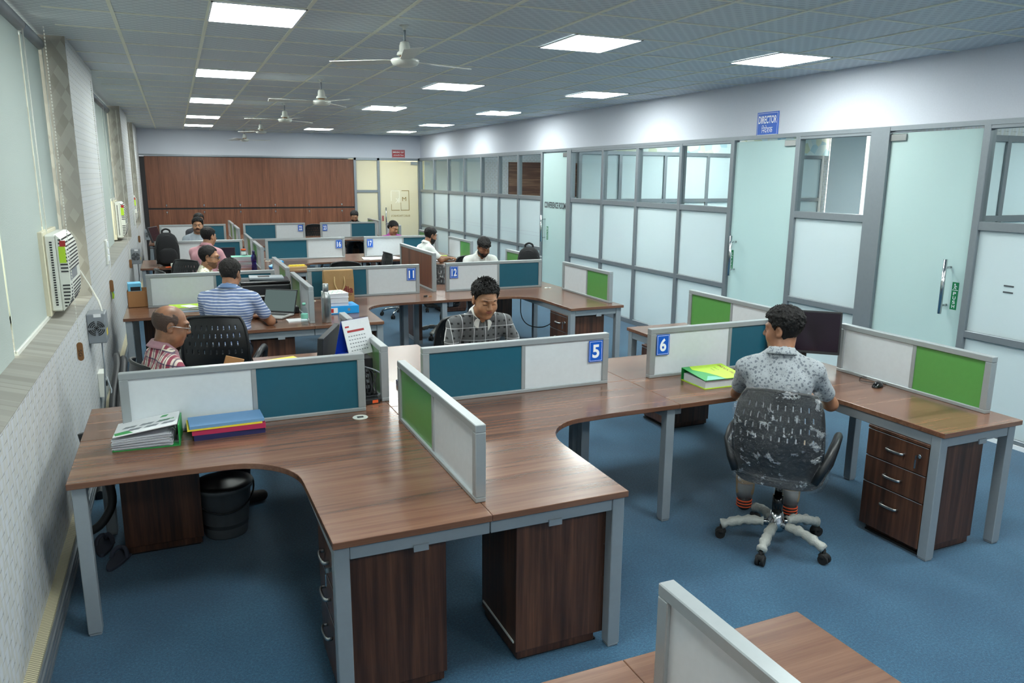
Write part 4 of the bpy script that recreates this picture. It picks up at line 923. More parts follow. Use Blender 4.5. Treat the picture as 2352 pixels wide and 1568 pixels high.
for k, (h, mt, lab) in enumerate(((.03, 'paper_grey', 'white paper block resting on the blue file'), (.05, 'paper_grey', 'thick white book in the middle of the pile'), (.04, 'paper', 'white book with green pattern on top of the pile'))):
    t = book(1.38-.004*k, 7.52, z, .2, .25, h, .06*k, mt, lab, 'book', 'book', 'pile of books on the blue file')
    if k == 2:
        m = MB(); [m.tube([(-.07+.05*j, -.1, h+.0005), (-.03+.05*j, -.03, h+.0005), (-.08+.06*j, .04, h+.0005), (-.02+.04*j, .1, h+.0005)], .0015, 5) for j in range(3)]; m.build('cover_pattern', 'file_green', t)
    z += h+.0004
t = thing('paper_bag', 'brown paper carrier bag with maroon lettering before the teal panel', 'bag', (1.53, 8.17, TOPZ), .03)
m = MB(); R = []; rr = random.Random(2)
for zz, w, d in ((0, .15, .07), (.02, .152, .072), (.12, .15, .07), (.24, .153, .06), (.33, .156, .045), (.335, .154, .04)):
    ring = []
    for (a, b) in [(-1, -1), (-.5, -1), (0, -1), (.5, -1), (1, -1), (1, 0), (1, 1), (.5, 1), (0, 1), (-.5, 1), (-1, 1), (-1, 0)]: ring.append(Vector((a*w*(.96 if abs(b) == 0 else 1)+rr.uniform(-.003, .003), b*d+rr.uniform(-.004, .004), zz)))
    R.append(ring)
m.rings(R, smooth=False); m.build('bag_body', 'kraft', t); 
for sy_ in (-1,): m = MB(); m.tube([(-.05, sy_*.052, .27), (-.052, sy_*.075, .19), (-.02, sy_*.09, .12), (.02, sy_*.09, .12), (.052, sy_*.075, .2), (.05, sy_*.052, .27)], .006, 6); m.build('rope_handle', 'wood_light', t)
text('dia', 'lettering', 'maroon', t, frameM((.085, -.076, .13), (1, 0, 0), (0, 0, 1)), .11, .075, bold=.02); text('INDIA', 'lettering', 'maroon', t, frameM((.09, -.076, .075), (1, 0, 0), (0, 0, 1)), .08, .015)
t = thing('key_bunch', 'small bunch of keys on the desk below number 11', 'keys', (2.5, 8.12, TOPZ), .3); m = MB(); m.tube([(.02*math.cos(a), .02*math.sin(a), .004) for a in np.linspace(0, 2*PI, 12, endpoint=False)], .002, 6, close=True); m.build('ring', 'steel', t); MB().box(-.05, -.0, -.012, .0, .001, .02).build('fob', 'black_plastic', t, .003); MB().box(.0, .05, -.02, -.01, .001, .008).build('key', 'brown_tag', t)
# printer with scanner
t = thing('printer', 'black flatbed printer with paper tray behind the striped shirt man', 'printer', (.76, 7.98, TOPZ), -.05)
MB().box(-.23, .23, -.17, .17, 0, .15).build('lower_body', 'black_plastic', t, .01, seg=2); MB().box(-.24, .24, -.19, .18, .165, .265).build('body', 'black_plastic', t, .015, seg=2); MB().box(-.235, .235, -.18, .175, .268, .295).build('lid', 'gloss_black', t, .008, seg=2)
MB().box(-.13, .13, -.215, .0, .15, .158).build('paper', 'paper', t); MB().box(-.15, .18, -.08, .15, .2955, .318, Matrix.Rotation(.02, 4, 'Y')).build('document_feeder', 'leg_grey', t, .004); MB().box(-.06, .05, -.02, .08, .318, .322).build('feeder_slot', 'black_plastic', t)
m = MB(); m.tube([(.24, .0, .1), (.29, -.0, .12), (.3, .05, .05), (.28, .1, .005)], .004, 6); m.build('cable', 'cord_white', t)
t = thing('power_adapter', 'black plug adapter by the small green divider, behind the laptop', 'adapter', (1.0, 7.6, TOPZ)); MB().box(-.03, .03, -.03, .03, 0, .06).build('brick', 'black_plastic', t, .006); MB().tube([(.0, .03, .03), (.03, .08, .01), (.04, .12, .005)], .004, 6).build('lead', 'black_plastic', t)
for k, (mt, dx, rz, lab) in enumerate((('light_blue', -.03, .05, 'turquoise file, lower one by the left elbow of the striped shirt'), ('lime', .0, -.02, 'lime green file lying on the turquoise one'))):
    t = book(.02+dx, 8.14, TOPZ+.022*k, .32, .24, .021, rz, mt, lab, 'file_folder', 'file', 'files left of the striped shirt')
t = thing('paper_sheet', 'white paper slip on the lime green file', 'paper', (.05, 8.10, TOPZ+.0435), .5); MB().box(-.05, .05, -.09, .09, 0, .001).build('sheet', 'paper', t)
t = thing('cardboard_box', 'open brown cardboard box on the left end of the second row', 'box', (-.42, 8.62, TOPZ), .0)
m = MB(); a, b, h = .095, .14, .165; m.box(-a, a, -b, b, 0, .004); m.box(-a, a, -b, -b+.004, 0, h); m.box(-a, a, b-.004, b, 0, h); m.box(-a, -a+.004, -b, b, 0, h); m.box(a-.004, a, -b, b, 0, h); m.build('carton', 'cardboard', t)
MB().box(-.004, .0, -.1, .1, 0, .09, Matrix.Translation((a, 0, h)) @ Matrix.Rotation(.9, 4, 'Y')).build('flap', 'wood_light', t)
t = thing('small_box', 'light blue printed box sticking out of the cardboard box', 'box', (-.45, 8.6, TOPZ+.006), .1); MB().box(-.06, .06, -.1, .05, 0, .235).build('carton', 'light_blue', t, .002); MB().box(-.04, .05, -.1015, -.1, .16, .20).build('print', 'black_plastic', t)
t = thing('adapter_cube', 'white cube adapter with orange lead below the backpack', 'adapter', (-.10, 12.12, TOPZ)); MB().box(-.03, .03, -.03, .03, 0, .055).build('cube', 'white_plastic', t, .004); MB().tube([(.03, 0, .01), (.09, .03, .006), (.18, -.02, .006), (.05, -.1, .006), (-.1, -.05, .006), (-.03, 0, .01)], .005, 6).build('lead', 'orange', t)
def backpack(x, y, z, rz, s, lab, tilt=0., name='backpack'):
    t = thing(name, lab, 'backpack', (x, y, z), rz); t.rotation_euler = (tilt, 0, rz)
    def blob(w, d, h, z0, y0, n=12):
        R = []
        for j in range(n+1):
            f = j/n; k = (1-abs(2*f-1)**7)**.5 if 0 < f < 1 else .35; k = max(k, .45); top = 1-.22*max(0, f-.55)/.45
            R.append([Vector((w*k*top*math.copysign(abs(math.cos(a))**.55, math.cos(a)), y0+d*k*top*math.copysign(abs(math.sin(a))**.6, math.sin(a)), z0+h*f)) for a in [2*PI*q/28 for q in range(28)]])
        return R
    m = MB(); m.rings(blob(.155*s, .085*s, .46*s, 0, 0)); m.build('main_bag', 'fabric_black', t, smooth=True)
    m = MB(); m.rings(blob(.12*s, .03*s, .22*s, .03, -.078*s)); m.build('front_pocket', 'fabric_black', t, smooth=True)
    m = MB(); m.tube([(-.05*s, 0, .45*s), (-.045*s, 0, .49*s), (0, 0, .51*s), (.045*s, 0, .49*s), (.05*s, 0, .45*s)], .012*s, 8); m.build('top_handle', 'fabric_black', t)
    m = MB(); m.tube([(.145*s*math.cos(a), -.06*s, .22*s+.2*s*math.sin(a)) for a in np.linspace(.1, PI-.1, 16)], .004*s, 6); m.build('zip', 'dark_plastic', t)
    for q in (-1, 1): m = MB(); m.tube([(q*.07*s, .08*s, .42*s), (q*.1*s, .12*s, .3*s), (q*.11*s, .11*s, .12*s), (q*.13*s, .07*s, .02*s)], .016*s, 8, sq=.5); m.build('shoulder_strap', 'fabric_black', t)
    return t
backpack(-.16, 12.35, TOPZ, .1, 1.05, 'large black backpack standing on the left end of the third row desk')
backpack(4.06, 8.80, TOPZ, -.5, .98, 'black backpack standing on the desk behind the teal panel of number 12')
def stack(x, y, rows, rz=0, grp='files beside the purple bottle'):
    z = TOPZ
    for mt, h, dx, r, lab in rows: book(x+dx, y, z, .3, .24, h, rz+r, mt, lab, 'file_folder', 'file', grp); z += h+.0006
stack(.83, 11.78, [('pink_file', .025, .0, .1, 'pink file at the bottom of the pile left of the purple bottle'), ('pink_file', .02, -.01, -.05, 'pink file second from the bottom of the pile'), ('teal_pale', .025, .01, .0, 'pale teal file in the middle of the pile'), ('paper', .015, .02, .2, 'white and red leaflet in the pile'), ('sign_red', .012, .03, .1, 'red-edged booklet in the pile'), ('paper_grey', .03, -.01, .0, 'grey paper block below the top file'), ('teal_pale', .03, .0, -.03, 'pale teal file on top of the pile')])
bottle(.86, 11.82, [(0, .162), (.03, .162), (.032, .17), (.032, .235), (.028, .24), (0, .24)], 'small clear jar with orange lid on the teal file', 'bottle_clear', 'orange', [(0, .238), (.034, .238), (.034, .262), (0, .264)], ([(.0325, .18), (.033, .182), (.033, .22), (.0325, .222)], 'paper'), 'pill_jar')
t = thing('punch_box', 'royal blue open box with tilted lid right of the purple bottle', 'box', (1.27, 11.42, TOPZ), .2); MB().box(-.09, .09, -.06, .06, 0, .045).build('tray', 'royal_blue', t, .003); MB().box(-.1, .1, -.06, .06, 0, .03, Matrix.Translation((-.0, 0, .05)) @ Matrix.Rotation(-.4, 4, 'Y')).build('lid', 'cyan_blue', t, .003)
t = thing('tray_box', 'flat wooden tray with yellow packets on the third row desk', 'tray', (1.56, 11.45, TOPZ), .02); MB().box(-.13, .13, -.08, .08, 0, .025).build('tray', 'wood_light', t, .002); m = MB(); [m.box(-.11+.045*k, -.07+.045*k, -.05, .06, .025, .04) for k in range(5)]; m.build('packets', 'yellow', t)
for k, (x, y, rz, lab) in enumerate(((3.05, 12.35, .1, 'white paper sheets spread on the desk of station 17'), (3.0, 12.31, -.12, 'large white sheet edge hanging at the desk of station 17'), (3.95, 11.75, .3, 'large white drawing under the hand of the bearded man'))):
    t = thing('paper_sheet', lab, 'paper', (x, y, TOPZ+.004*k), rz); MB().box(-.28, .28, -.19, .19, 0, .0035).build('sheet', 'paper', t)
t = thing('pencil_case', 'green pen box on the desk before the bearded man', 'pen box', (3.98, 12.15, TOPZ), .1); MB().box(-.12, .12, -.02, .02, 0, .03).build('case', 'lime', t, .003)
def monitor(x, y, rz, lab, w=.5, h=.30, z0=.12, scr='screen_dark', tilt=.08):
    t = thing('computer_monitor', lab, 'monitor', (x, y, TOPZ), rz, 'computer monitors')
    Mt = Matrix.Translation((0, 0, z0)) @ Matrix.Rotation(-tilt, 4, 'X')
    MB().box(-w/2, w/2, 0, .035, 0, h, Mt).build('housing', 'dark_plastic', t, .004); MB().box(-w/2+.012, w/2-.012, -.0015, 0, .02, h-.012, Mt).build('screen', scr, t)
    MB().box(-.03, .03, .035, .06, .0, z0+.12).build('neck', 'black_plastic', t); MB().box(-.11, .11, -.07, .12, 0, .012).build('foot', 'black_plastic', t, .004); return t
monitor(3.96, 3.98, A_(42), 'flat monitor with dark reddish screen beside the floral shirt man', w=.48, h=.30)
monitor(.80, 4.86, math.radians(-112), 'black monitor of the bald man, seen from behind over the teal panel', w=.5, h=.28, z0=.07, scr='screen_grey')
monitor(-.34, 15.4, A_(-70), 'tilted dark monitor at the far left by the cupboards', w=.42, h=.28, tilt=.3)
t = thing('printer', 'flat black printer behind the pink polo man, on the third row', 'printer', (.72, 12.9, TOPZ), 0); MB().box(-.2, .2, -.15, .15, 0, .13).build('body', 'black_plastic', t, .01); MB().box(-.2, .2, -.14, .12, .25, .27).build('raised_lid', 'grey_metal', t, .004); MB().box(-.19, .19, .1, .14, .13, .27).build('hinge_arm', 'black_plastic', t)
t = thing('lever_arch_file', 'green and lime index file with handwriting beside the floral shirt', 'file', (3.16, 3.94, TOPZ), -.02)
MB().box(-.16, .16, -.14, .12, 0, .004).build('bottom_cover', 'lime', t); MB().box(-.16, .16, .118, .122, 0, .084).build('spine', 'file_green', t)
MB().box(-.15, .15, -.13, .105, .004, .05, Matrix.Rotation(0, 4, 'X')).build('papers', 'paper_grey', t)
m = MB(); [m.tube([(sx_*.04-.06, .1, .006), (sx_*.04-.06, .1, .06), (sx_*.04-.06, .07, .07), (sx_*.04-.06, .05, .05)], .003, 6) for sx_ in (-1, 1)]; m.build('ring_clip', 'steel', t)
cv = Matrix.Translation((0, .12, .084)) @ Matrix.Rotation(.10, 4, 'X'); c = MB().box(-.16, .16, -.262, 0, -.003, 0, cv).build('top_cover', 'file_green', t)
MB().prism([(-.10, 0), (-.12, -.06), (-.06, -.13), (-.02, -.2), (.0, -.262), (.16, -.262), (.16, 0)], .0004, .0008, cv).build('cover_print', 'lime', c)
MB().prism([(-.15, -.262), (-.09, -.19), (-.04, -.21), (-.0, -.262)], .0009, .0012, cv).build('cover_swoosh', 'teal_pale', c)
text('INDEX FILE', 'lettering', 'maroon', c, cv @ Matrix.Translation((.115, -.12, .001)) @ Matrix.Rotation(-PI/2, 4, 'Z'), .19, .024, bold=.02)
text('Stock', 'handwriting', 'dark_strip', c, cv @ Matrix.Translation((.06, -.08, .001)) @ Matrix.Rotation(-PI/2, 4, 'Z'), .06, .018); text('Tally', 'handwriting', 'dark_strip', c, cv @ Matrix.Translation((.02, -.09, .001)) @ Matrix.Rotation(-PI/2, 4, 'Z'), .05, .018)
t = book(1.33, 4.5, TOPZ+.0, .22, .3, .035, .05, 'navy', 'black notebook right of the cable heap, behind the divider', 'notebook', 'notebook')
t = thing('paper_sheet', 'pale yellow paper on the desk of the bald man', 'paper', (.62, 5.62, TOPZ), .3); MB().box(-.12, .12, -.06, .06, 0, .002).build('sheet', 'yellow', t)
t = thing('leather_wallet', 'tan leather folder held up by the bald man', 'wallet', (.24, 5.0, .84), .3); MB().box(-.06, .06, -.006, .006, 0, .1, Matrix.Rotation(.35, 4, 'Y')).build('cover', 'tan', t, .002)
t = thing('brown_tray', 'brown wooden block under the black notebook', 'tray', (1.33, 4.3, TOPZ)); MB().box(-.06, .06, -.03, .03, 0, .012).build('block', 'brown_tag', t)
t = thing('hanging_cable', 'black cable loop hanging below the desk of station 12', 'cable', (3.85, 7.95, 0)); MB().tube([(-.28, .0, .72), (-.27, 0, .5), (-.18, 0, .38), (0, 0, .34), (.14, 0, .4), (.2, 0, .55), (.2, 0, .72)], .006, 6).build('cable', 'black_plastic', t)
# ---------------------------------------------------------------- people: smooth-blended solids turned into one skin
def rotm(yaw, pitch, roll=0.):
    return np.array(Euler((pitch, roll, yaw), 'XYZ').to_matrix())   # columns: local axes
class Grid:
    def __init__(s, lo, hi, h):
        s.h = h; s.lo = np.array(lo, float); n = np.ceil((np.array(hi)-s.lo)/h).astype(int)+1; s.n = n
        s.v = np.full(n, .5, np.float32); s.ax = [s.lo[i]+h*np.arange(n[i]) for i in range(3)]
    def sl(s, c0, c1, m):
        a = np.clip(np.floor((np.minimum(c0, c1)-m-s.lo)/s.h).astype(int), 0, s.n-1); b = np.clip(np.ceil((np.maximum(c0, c1)+m-s.lo)/s.h).astype(int)+1, 1, s.n)
        S = tuple(slice(a[i], b[i]) for i in range(3))
        X, Y, Z = np.meshgrid(*[s.ax[i][S[i]] for i in range(3)], indexing='ij'); return S, X, Y, Z
    def comb(s, S, d, k, op='u'):
        v = s.v[S]
        if op == 'u':
            if k: hh = np.maximum(k-np.abs(v-d), 0)/k; s.v[S] = np.minimum(v, d)-hh*hh*k*.25
            else: s.v[S] = np.minimum(v, d)
        else:
            d = -d
            if k: hh = np.maximum(k-np.abs(v-d), 0)/k; s.v[S] = np.maximum(v, d)+hh*hh*k*.25
            else: s.v[S] = np.maximum(v, d)
    def cap(s, a, b, ra, rb=None, k=.03, op='u', M=None, c=None):
        rb = ra if rb is None else rb; a = np.array(a, float); b = np.array(b, float)
        if M is not None: a = c+M@a; b = c+M@b
        m = max(ra, rb)+max(k, .01)+3*s.h; S, X, Y, Z = s.sl(a, b, m)
        if not X.size: return
        ba = b-a; L = ba@ba+1e-12; t = np.clip(((X-a[0])*ba[0]+(Y-a[1])*ba[1]+(Z-a[2])*ba[2])/L, 0, 1)
        d = np.sqrt((X-a[0]-t*ba[0])**2+(Y-a[1]-t*ba[1])**2+(Z-a[2]-t*ba[2])**2)-(ra+(rb-ra)*t); s.comb(S, d.astype(np.float32), k, op)
    def ell(s, c0, r, k=.03, op='u', M=None, c=None, R=None):
        c0 = np.array(c0, float); r = np.array(r, float)
        Q = np.eye(3) if M is None else M
        if c is not None: c0 = c+Q@c0
        if R is not None: Q = Q@R
        m = r.max()+max(k, .01)+3*s.h; S, X, Y, Z = s.sl(c0, c0, m)
        if not X.size: return
        p = np.stack([X-c0[0], Y-c0[1], Z-c0[2]], -1)@Q; k0 = np.sqrt(((p/r)**2).sum(-1))+1e-9; k1 = np.sqrt(((p/r**2)**2).sum(-1))+1e-9
        s.comb(S, (k0*(k0-1)/k1).astype(np.float32), k, op)
    def pts(s): return np.meshgrid(*s.ax, indexing='ij')
    def mesh(s, name, mat, parent, keep=True):
        v = s.v; ins = v < 0
        if not ins.any(): return None
        c = np.zeros(tuple(np.array(v.shape)-1), np.int8)
        off = [(i, j, k) for i in (0, 1) for j in (0, 1) for k in (0, 1)]
        n0, n1, n2 = c.shape
        for i, j, k in off: c += ins[i:i+n0, j:j+n1, k:k+n2]
        act = (c > 0) & (c < 8); ids = -np.ones(c.shape, np.int64); A = np.argwhere(act); ids[act] = np.arange(len(A))
        acc = np.zeros((len(A), 3)); cnt = np.zeros(len(A)); a0 = A
        for p in off:
            for d in range(3):
                if p[d]: continue
                q = list(p); q[d] = 1
                va = v[a0[:, 0]+p[0], a0[:, 1]+p[1], a0[:, 2]+p[2]]; vb = v[a0[:, 0]+q[0], a0[:, 1]+q[1], a0[:, 2]+q[2]]
                m = (va < 0) != (vb < 0); t = np.where(m, va/(va-vb+1e-12), 0)
                pt = np.tile(np.array(p, float), (len(A), 1)); pt[:, d] = t; acc[m] += pt[m]; cnt[m] += 1
        V = s.lo+(A+acc/cnt[:, None])*s.h
        F = []
        for d in range(3):
            e1, e2 = (d+1) % 3, (d+2) % 3
            sa = [slice(1, -1)]*3; sa[d] = slice(0, -1); sb = list(sa); sb[d] = slice(1, None)
            a = ins[tuple(sa)]; b = ins[tuple(sb)]; E = np.argwhere(a != b)
            if not len(E): continue
            sgn = a[tuple(E.T)]; base = E.copy(); base[:, e1] += 1; base[:, e2] += 1
            def cell(o1, o2):
                q = base.copy(); q[:, e1] += o1; q[:, e2] += o2; return ids[q[:, 0], q[:, 1], q[:, 2]]
            Q = np.stack([cell(-1, -1), cell(0, -1), cell(0, 0), cell(-1, 0)], 1); Q[~sgn] = Q[~sgn][:, ::-1]; F.append(Q)
        F = np.concatenate(F); F = F[(F >= 0).all(1)]
        me = bpy.data.meshes.new(name); me.vertices.add(len(V)); me.vertices.foreach_set('co', V.astype(np.float32).ravel())
        me.loops.add(len(F)*4); me.loops.foreach_set('vertex_index', F.ravel().astype(np.int32)); me.polygons.add(len(F)); me.polygons.foreach_set('loop_start', np.arange(0, len(F)*4, 4, dtype=np.int32)); me.polygons.foreach_set('loop_total', np.full(len(F), 4, np.int32))
        me.polygons.foreach_set('use_smooth', np.ones(len(F), bool)); me.update(calc_edges=True); me.validate()
        for mm in (mat if isinstance(mat, list) else [mat]): me.materials.append(MAT[mm])
        o = bpy.data.objects.new(name, me); COL.objects.link(o); o.parent = parent
        return o
_rng = np.random.RandomState(4); _T = _rng.rand(32, 32, 32).astype(np.float32)
def vnoise(X, Y, Z, f):
    P = [np.asarray(q)*f+100 for q in (X, Y, Z)]; I = [np.floor(p).astype(int) for p in P]; W = [p-i for p, i in zip(P, I)]; W = [w*w*(3-2*w) for w in W]
    r = 0
    for i in (0, 1):
        for j in (0, 1):
            for k in (0, 1):
                r = r+_T[(I[0]+i) % 32, (I[1]+j) % 32, (I[2]+k) % 32]*(W[0] if i else 1-W[0])*(W[1] if j else 1-W[1])*(W[2] if k else 1-W[2])
    return r*2-1
def head(G, c, M, slim=1., ears=True, hs=1.):
    class g:
        ell = staticmethod(lambda p, r, k=.02, op='u', M_=None, c_=None, R=None: G.ell(np.array(p)*hs, np.array(r)*hs, k, op, M, c, R))
        cap = staticmethod(lambda a, b, ra, rb, k, op, M_, c_: G.cap(np.array(a)*hs, np.array(b)*hs, ra*hs, rb*hs, k, op, M, c))
    E = lambda p, r, k=.02, op='u': g.ell((p[0]*slim, p[1], p[2]), r, k, op, M, c)
    E((0, -.014, .032), (.076*slim, .094, .084)); E((0, .02, -.03), (.066*slim, .07, .085), .03); E((0, .03, -.068), (.05*slim, .05, .05), .03)
    g.ell((0, .062, -.100), (.024, .02, .018), .03, 'u', M, c)
    for s in (-1, 1):
        E((s*.040, .052, -.036), (.026, .026, .028), .03); E((s*.048, .006, -.078), (.018, .03, .024), .03)
        g.cap((s*.012, .088, .026), (s*.045, .072, .026), .011, .008, .018, 'u', M, c)
        E((s*.031, .094, .004), (.017, .015, .012), .012, 'd'); E((s*.031, .0745, .004), (.0145, .0135, .0125), .004)
    g.cap((0, .088, .016), (0, .108, -.026), .007, .0115, .014, 'u', M, c)
    for s in (-1, 1): E((s*.0115, .098, -.032), (.0085, .010, .0075), .008)
    E((0, .0865, -.056), (.024, .011, .0065), .008); E((0, .0835, -.068), (.02, .011, .0075), .008); E((0, .098, -.0615), (.024, .008, .0016), .003, 'd'); E((0, .085, -.044), (.006, .012, .006), .008)
    for s in (-1, 1):
        if not ears: continue
        g.ell((s*.079*slim, -.008, -.006), (.009, .019, .031), .008, 'u', M, c, R=rotm(s*-.25, 0)); g.ell((s*.086*slim, -.003, -.004), (.005, .011, .019), .004, 'd', M, c); g.ell((s*.077*slim, .002, -.030), (.006, .009, .009), .006, 'u', M, c)
SHOWN = {}
def person(name, label, x, y, az, lean=.12, hy=0., hp=.2, hr=0., skin='skin_a', shirt='shirt_white', hair='short', beard=0, h=.008, arms=None, s=1., collar=None, glasses=False, build_=1., sleeve=.62, legs='trouser_dark', shoes='shoe_dark', seat=.50, twist=0., drop=0., wide=1., slim=1., lids=.55, feet=None, hairmat='hair', tuft=0., hs=1.):
    """az: degrees right of +y the body faces; hy: head yaw relative to the body in degrees, positive to the person's left"""
    t = thing('person', label, 'person', (x, y, 0), A_(az)); B = build_
    up = np.array([0, math.sin(lean), math.cos(lean)]); hip = np.array([0, 0, seat+.07-drop])
    P = lambda d, sx=0., f=0.: hip+up*d+np.array([sx, f*math.cos(lean), -f*math.sin(lean)])
    nb = P(.515*s); neckup = np.array([0, math.sin(lean+hp*.5), math.cos(lean+hp*.5)]); hc = nb+neckup*.145*s*(.6+.4*hs)+np.array([0, .018, 0])
    hm = rotm(math.radians(hy), -hp, hr)
    shl = {k: P(.435*s, k*.185*wide) for k in (-1, 1)}
    hS = hm*hs; arms = arms or {}
    J = {}
    for k in (-1, 1):
        e, wv = arms.get(k, ((k*.27, shl[k][1]+.10, .80), (k*.10, shl[k][1]+.33, .79)))
        J[k] = (shl[k], np.array(e, float), np.array(wv, float))
    kn = {k: np.array([k*.14, .43, seat+.04]) for k in (-1, 1)}
    an = feet or {-1: (-.15, .40, .09), 1: (.15, .40, .09)}; an = {k: np.array(v) for k, v in an.items()}
    lo = np.array([-.5, -.32, -.01]); hi = np.array([.5, .95, hc[2]+.16])
    allp = [hc, nb]+[q for k in J for q in J[k]]+list(kn.values())+list(an.values())
    lo = np.minimum(lo, np.min(allp, 0)-.2); hi = np.maximum([.3, .3, 0], np.max(allp, 0)+.2); lo[2] = -.01; lo[:2] = np.min(allp, 0)[:2]-[.17, .25]
    def torso(g, e):
        g.ell(P(.0), (.165*B+e, .125*B+e, .12+e), .05, R=rotm(0, -lean)); g.ell(P(.14, 0, .012), (.148*B*wide+e, .115*B+e, .15+e), .06, R=rotm(0, -lean)); g.ell(P(.32, 0, .005), (.160*B*wide+e, .112*B+e, .15+e), .06, R=rotm(0, -lean))
        g.cap(P(.425*s, -.13*wide), P(.425*s, .13*wide), .066+e, None, .05); g.cap(P(.36*s, -.1*wide, -.03), P(.36*s, .1*wide, -.03), .07+e, None, .05)
        for k in (-1, 1): g.cap(nb+neckup*.02, shl[k]+up*.012, .042+e*.6, .042+e, .05)
    def arm(g, e, cut=None, k_=.03):
        for k in (-1, 1):
            a, b, c2 = J[k]; g.cap(a, b, .052*B**.5+e, .040+e, .04) if cut is None else g.cap(a, a+(b-a)*cut, .056*B**.5+e, .050+e*1.25, .04)
            if cut is None: g.cap(b, c2, .041+e, .026+e, .02)
    def hand(g, k):
        a, b, w_ = J[k]; d = w_-b; d /= np.linalg.norm(d)+1e-9; d = d*np.array([1, 1, .3]); d /= np.linalg.norm(d); sd = np.cross(d, [0, 0, 1]); sd /= np.linalg.norm(sd)+1e-9; n = np.cross(sd, d)
        W = w_; th = k
        g.ell(W+d*.05, (.04, .044, .017), .02, R=np.stack([sd, d, n], 1))
        for i, (o, L) in enumerate(((-.030, .068), (-.010, .078), (.011, .073), (.030, .058))):
            p0 = W+d*.082+sd*o; p1 = p0+d*L*.45-n*.004; p2 = p1+d*L*.3-n*.018; p3 = p2+d*L*.18-n*.022
            g.cap(p0, p1, .0095, .009, .006); g.cap(p1, p2, .009, .0082, .004); g.cap(p2, p3, .0082, .0072, .004)
        q0 = W+d*.03-sd*th*.034; q1 = q0+d*.035-sd*th*.025-n*.006; q2 = q1+d*.03-sd*th*.004-n*.01; g.cap(q0, q1, .012, .011, .012); g.cap(q1, q2, .011, .009, .004)
    # body: head, neck, trunk, arms with hands, legs in one skin
    g = Grid(lo, hi, h)
    torso(g, -.012); arm(g, -.002); [hand(g, k) for k in (-1, 1)]
    for k in (-1, 1):
        g.cap(P(.0, k*.085), kn[k], .082*B**.5, .058, .04); g.cap(kn[k], an[k], .054, .036, .03); g.cap(an[k]+[0, -.03, -.035], an[k]+[0, .13, -.05], .034, .028, .02)
    g.cap(nb-neckup*.02, hc+hm@np.array([0, -.02, -.05]), .058*slim, .052*slim, .025)
    head(g, hc, hm, slim=slim, hs=hs)
    body = g.mesh('body', [skin, skin+'_lip'], t)
    # finer head patch sits in the same skin: lips and lids coloured by place
    me = body.data; n = len(me.polygons); cen = np.zeros(n*3, np.float32); me.polygons.foreach_get('center', cen); q = (cen.reshape(-1, 3)-hc)@hm
    lip = ((q[:, 0]/.024)**2+((q[:, 2]+.0615)/.0115)**2 < 1) & (q[:, 1] > .078); me.polygons.foreach_set('material_index', lip.astype(np.int32))
    # shirt
    h2 = h; g = Grid(lo, hi, h2); torso(g, .004); arm(g, .003, sleeve if sleeve < 1 else None); g.cap(nb-neckup*.07+np.array([0, -.012, 0]), nb+neckup*.01+np.array([0, -.004, 0]), .078*slim, .070*slim, .03)
    X, Y, Z = g.pts(); g.v += (.0045*vnoise(X+Z*.4, Y, Z*1.0-X*.5, 13.)+.003*vnoise(X*1.2, Y, Z*.7+X*.8, 27.)).astype(np.float32)*(np.abs(g.v) < .1)
    e = g.v
    cutp = nb+neckup*.035+np.array([0, .0, 0]); e = np.maximum(e, ((X-cutp[0])*0+(Y-cutp[1])*(neckup[1]*1+.55)+(Z-cutp[2])*neckup[2])*.8)
    g.v = e.astype(np.float32); g.cap(nb+neckup*.012, nb+neckup*.2, .058*slim, .060, .004, 'd')
    if collar: g.cap(P(.515, 0, .055), P(.415, 0, .125), .024, .008, .006, 'd')
    hem = P(-.03); g.v = np.maximum(g.v, (hem[2]-.04)-Z).astype(np.float32); g.mesh('shirt', shirt, t)
    if collar:
        F3 = np.cross([1, 0, 0], neckup); F3 = -F3 if F3[1] < 0 else F3; n_ = 40; bm = bmesh.new(); rows = []; R0 = .064*slim
        for i in range(n_+1):
            q = abs(2*i/n_-1); a = PI/2+.42+(2*PI-.84)*i/n_; ff = max(0, math.sin(a)); pt = max(0, (q-.72)/.28)
            top = .046-.050*ff; bot = top-.036-.044*pt**1.3; f = lambda hh, r, da=0: Vector(nb+np.array([r*math.cos(a+da), 0, 0])+F3*r*1.04*math.sin(a+da)+neckup*hh)
            w = math.copysign(.10*pt, i-n_/2)
            rows.append([f(top-.03, R0-.001), f(top, R0+.001), f(top+.003, R0+.005), f(top-.01, R0+.011), f((top+bot)/2-.005, R0+.018+.006*pt), f(bot, R0+.026+.016*pt, w)])
        V = [[bm.verts.new(p) for p in r] for r in rows]
        for i in range(n_):
            for j in range(5): fc = bm.faces.new((V[i][j], V[i+1][j], V[i+1][j+1], V[i][j+1])); fc.smooth = True
        me = bpy.data.meshes.new('collar'); bm.to_mesh(me); bm.free(); me.materials.append(MAT[collar]); o = bpy.data.objects.new('collar', me); COL.objects.link(o); o.parent = t
        q_ = o.modifiers.new('s', 'SOLIDIFY'); q_.thickness = .0028
    # trousers and shoes
    hq = max(h, .009); g = Grid([lo[0], lo[1], 0], [hi[0], hi[1], seat+.28], hq); g.ell(P(.0), (.172*B, .132*B, .125), .05)
    for k in (-1, 1): g.cap(P(.0, k*.09), kn[k], .092*B**.5, .070, .05); g.cap(kn[k], an[k]+[0, 0, .03], .068, .055, .03)
    X, Y, Z = g.pts(); g.v = np.maximum(g.v+.004*vnoise(X, Y, Z, 18.), Z-(P(.06)[2])).astype(np.float32); g.mesh('trousers', legs, t)
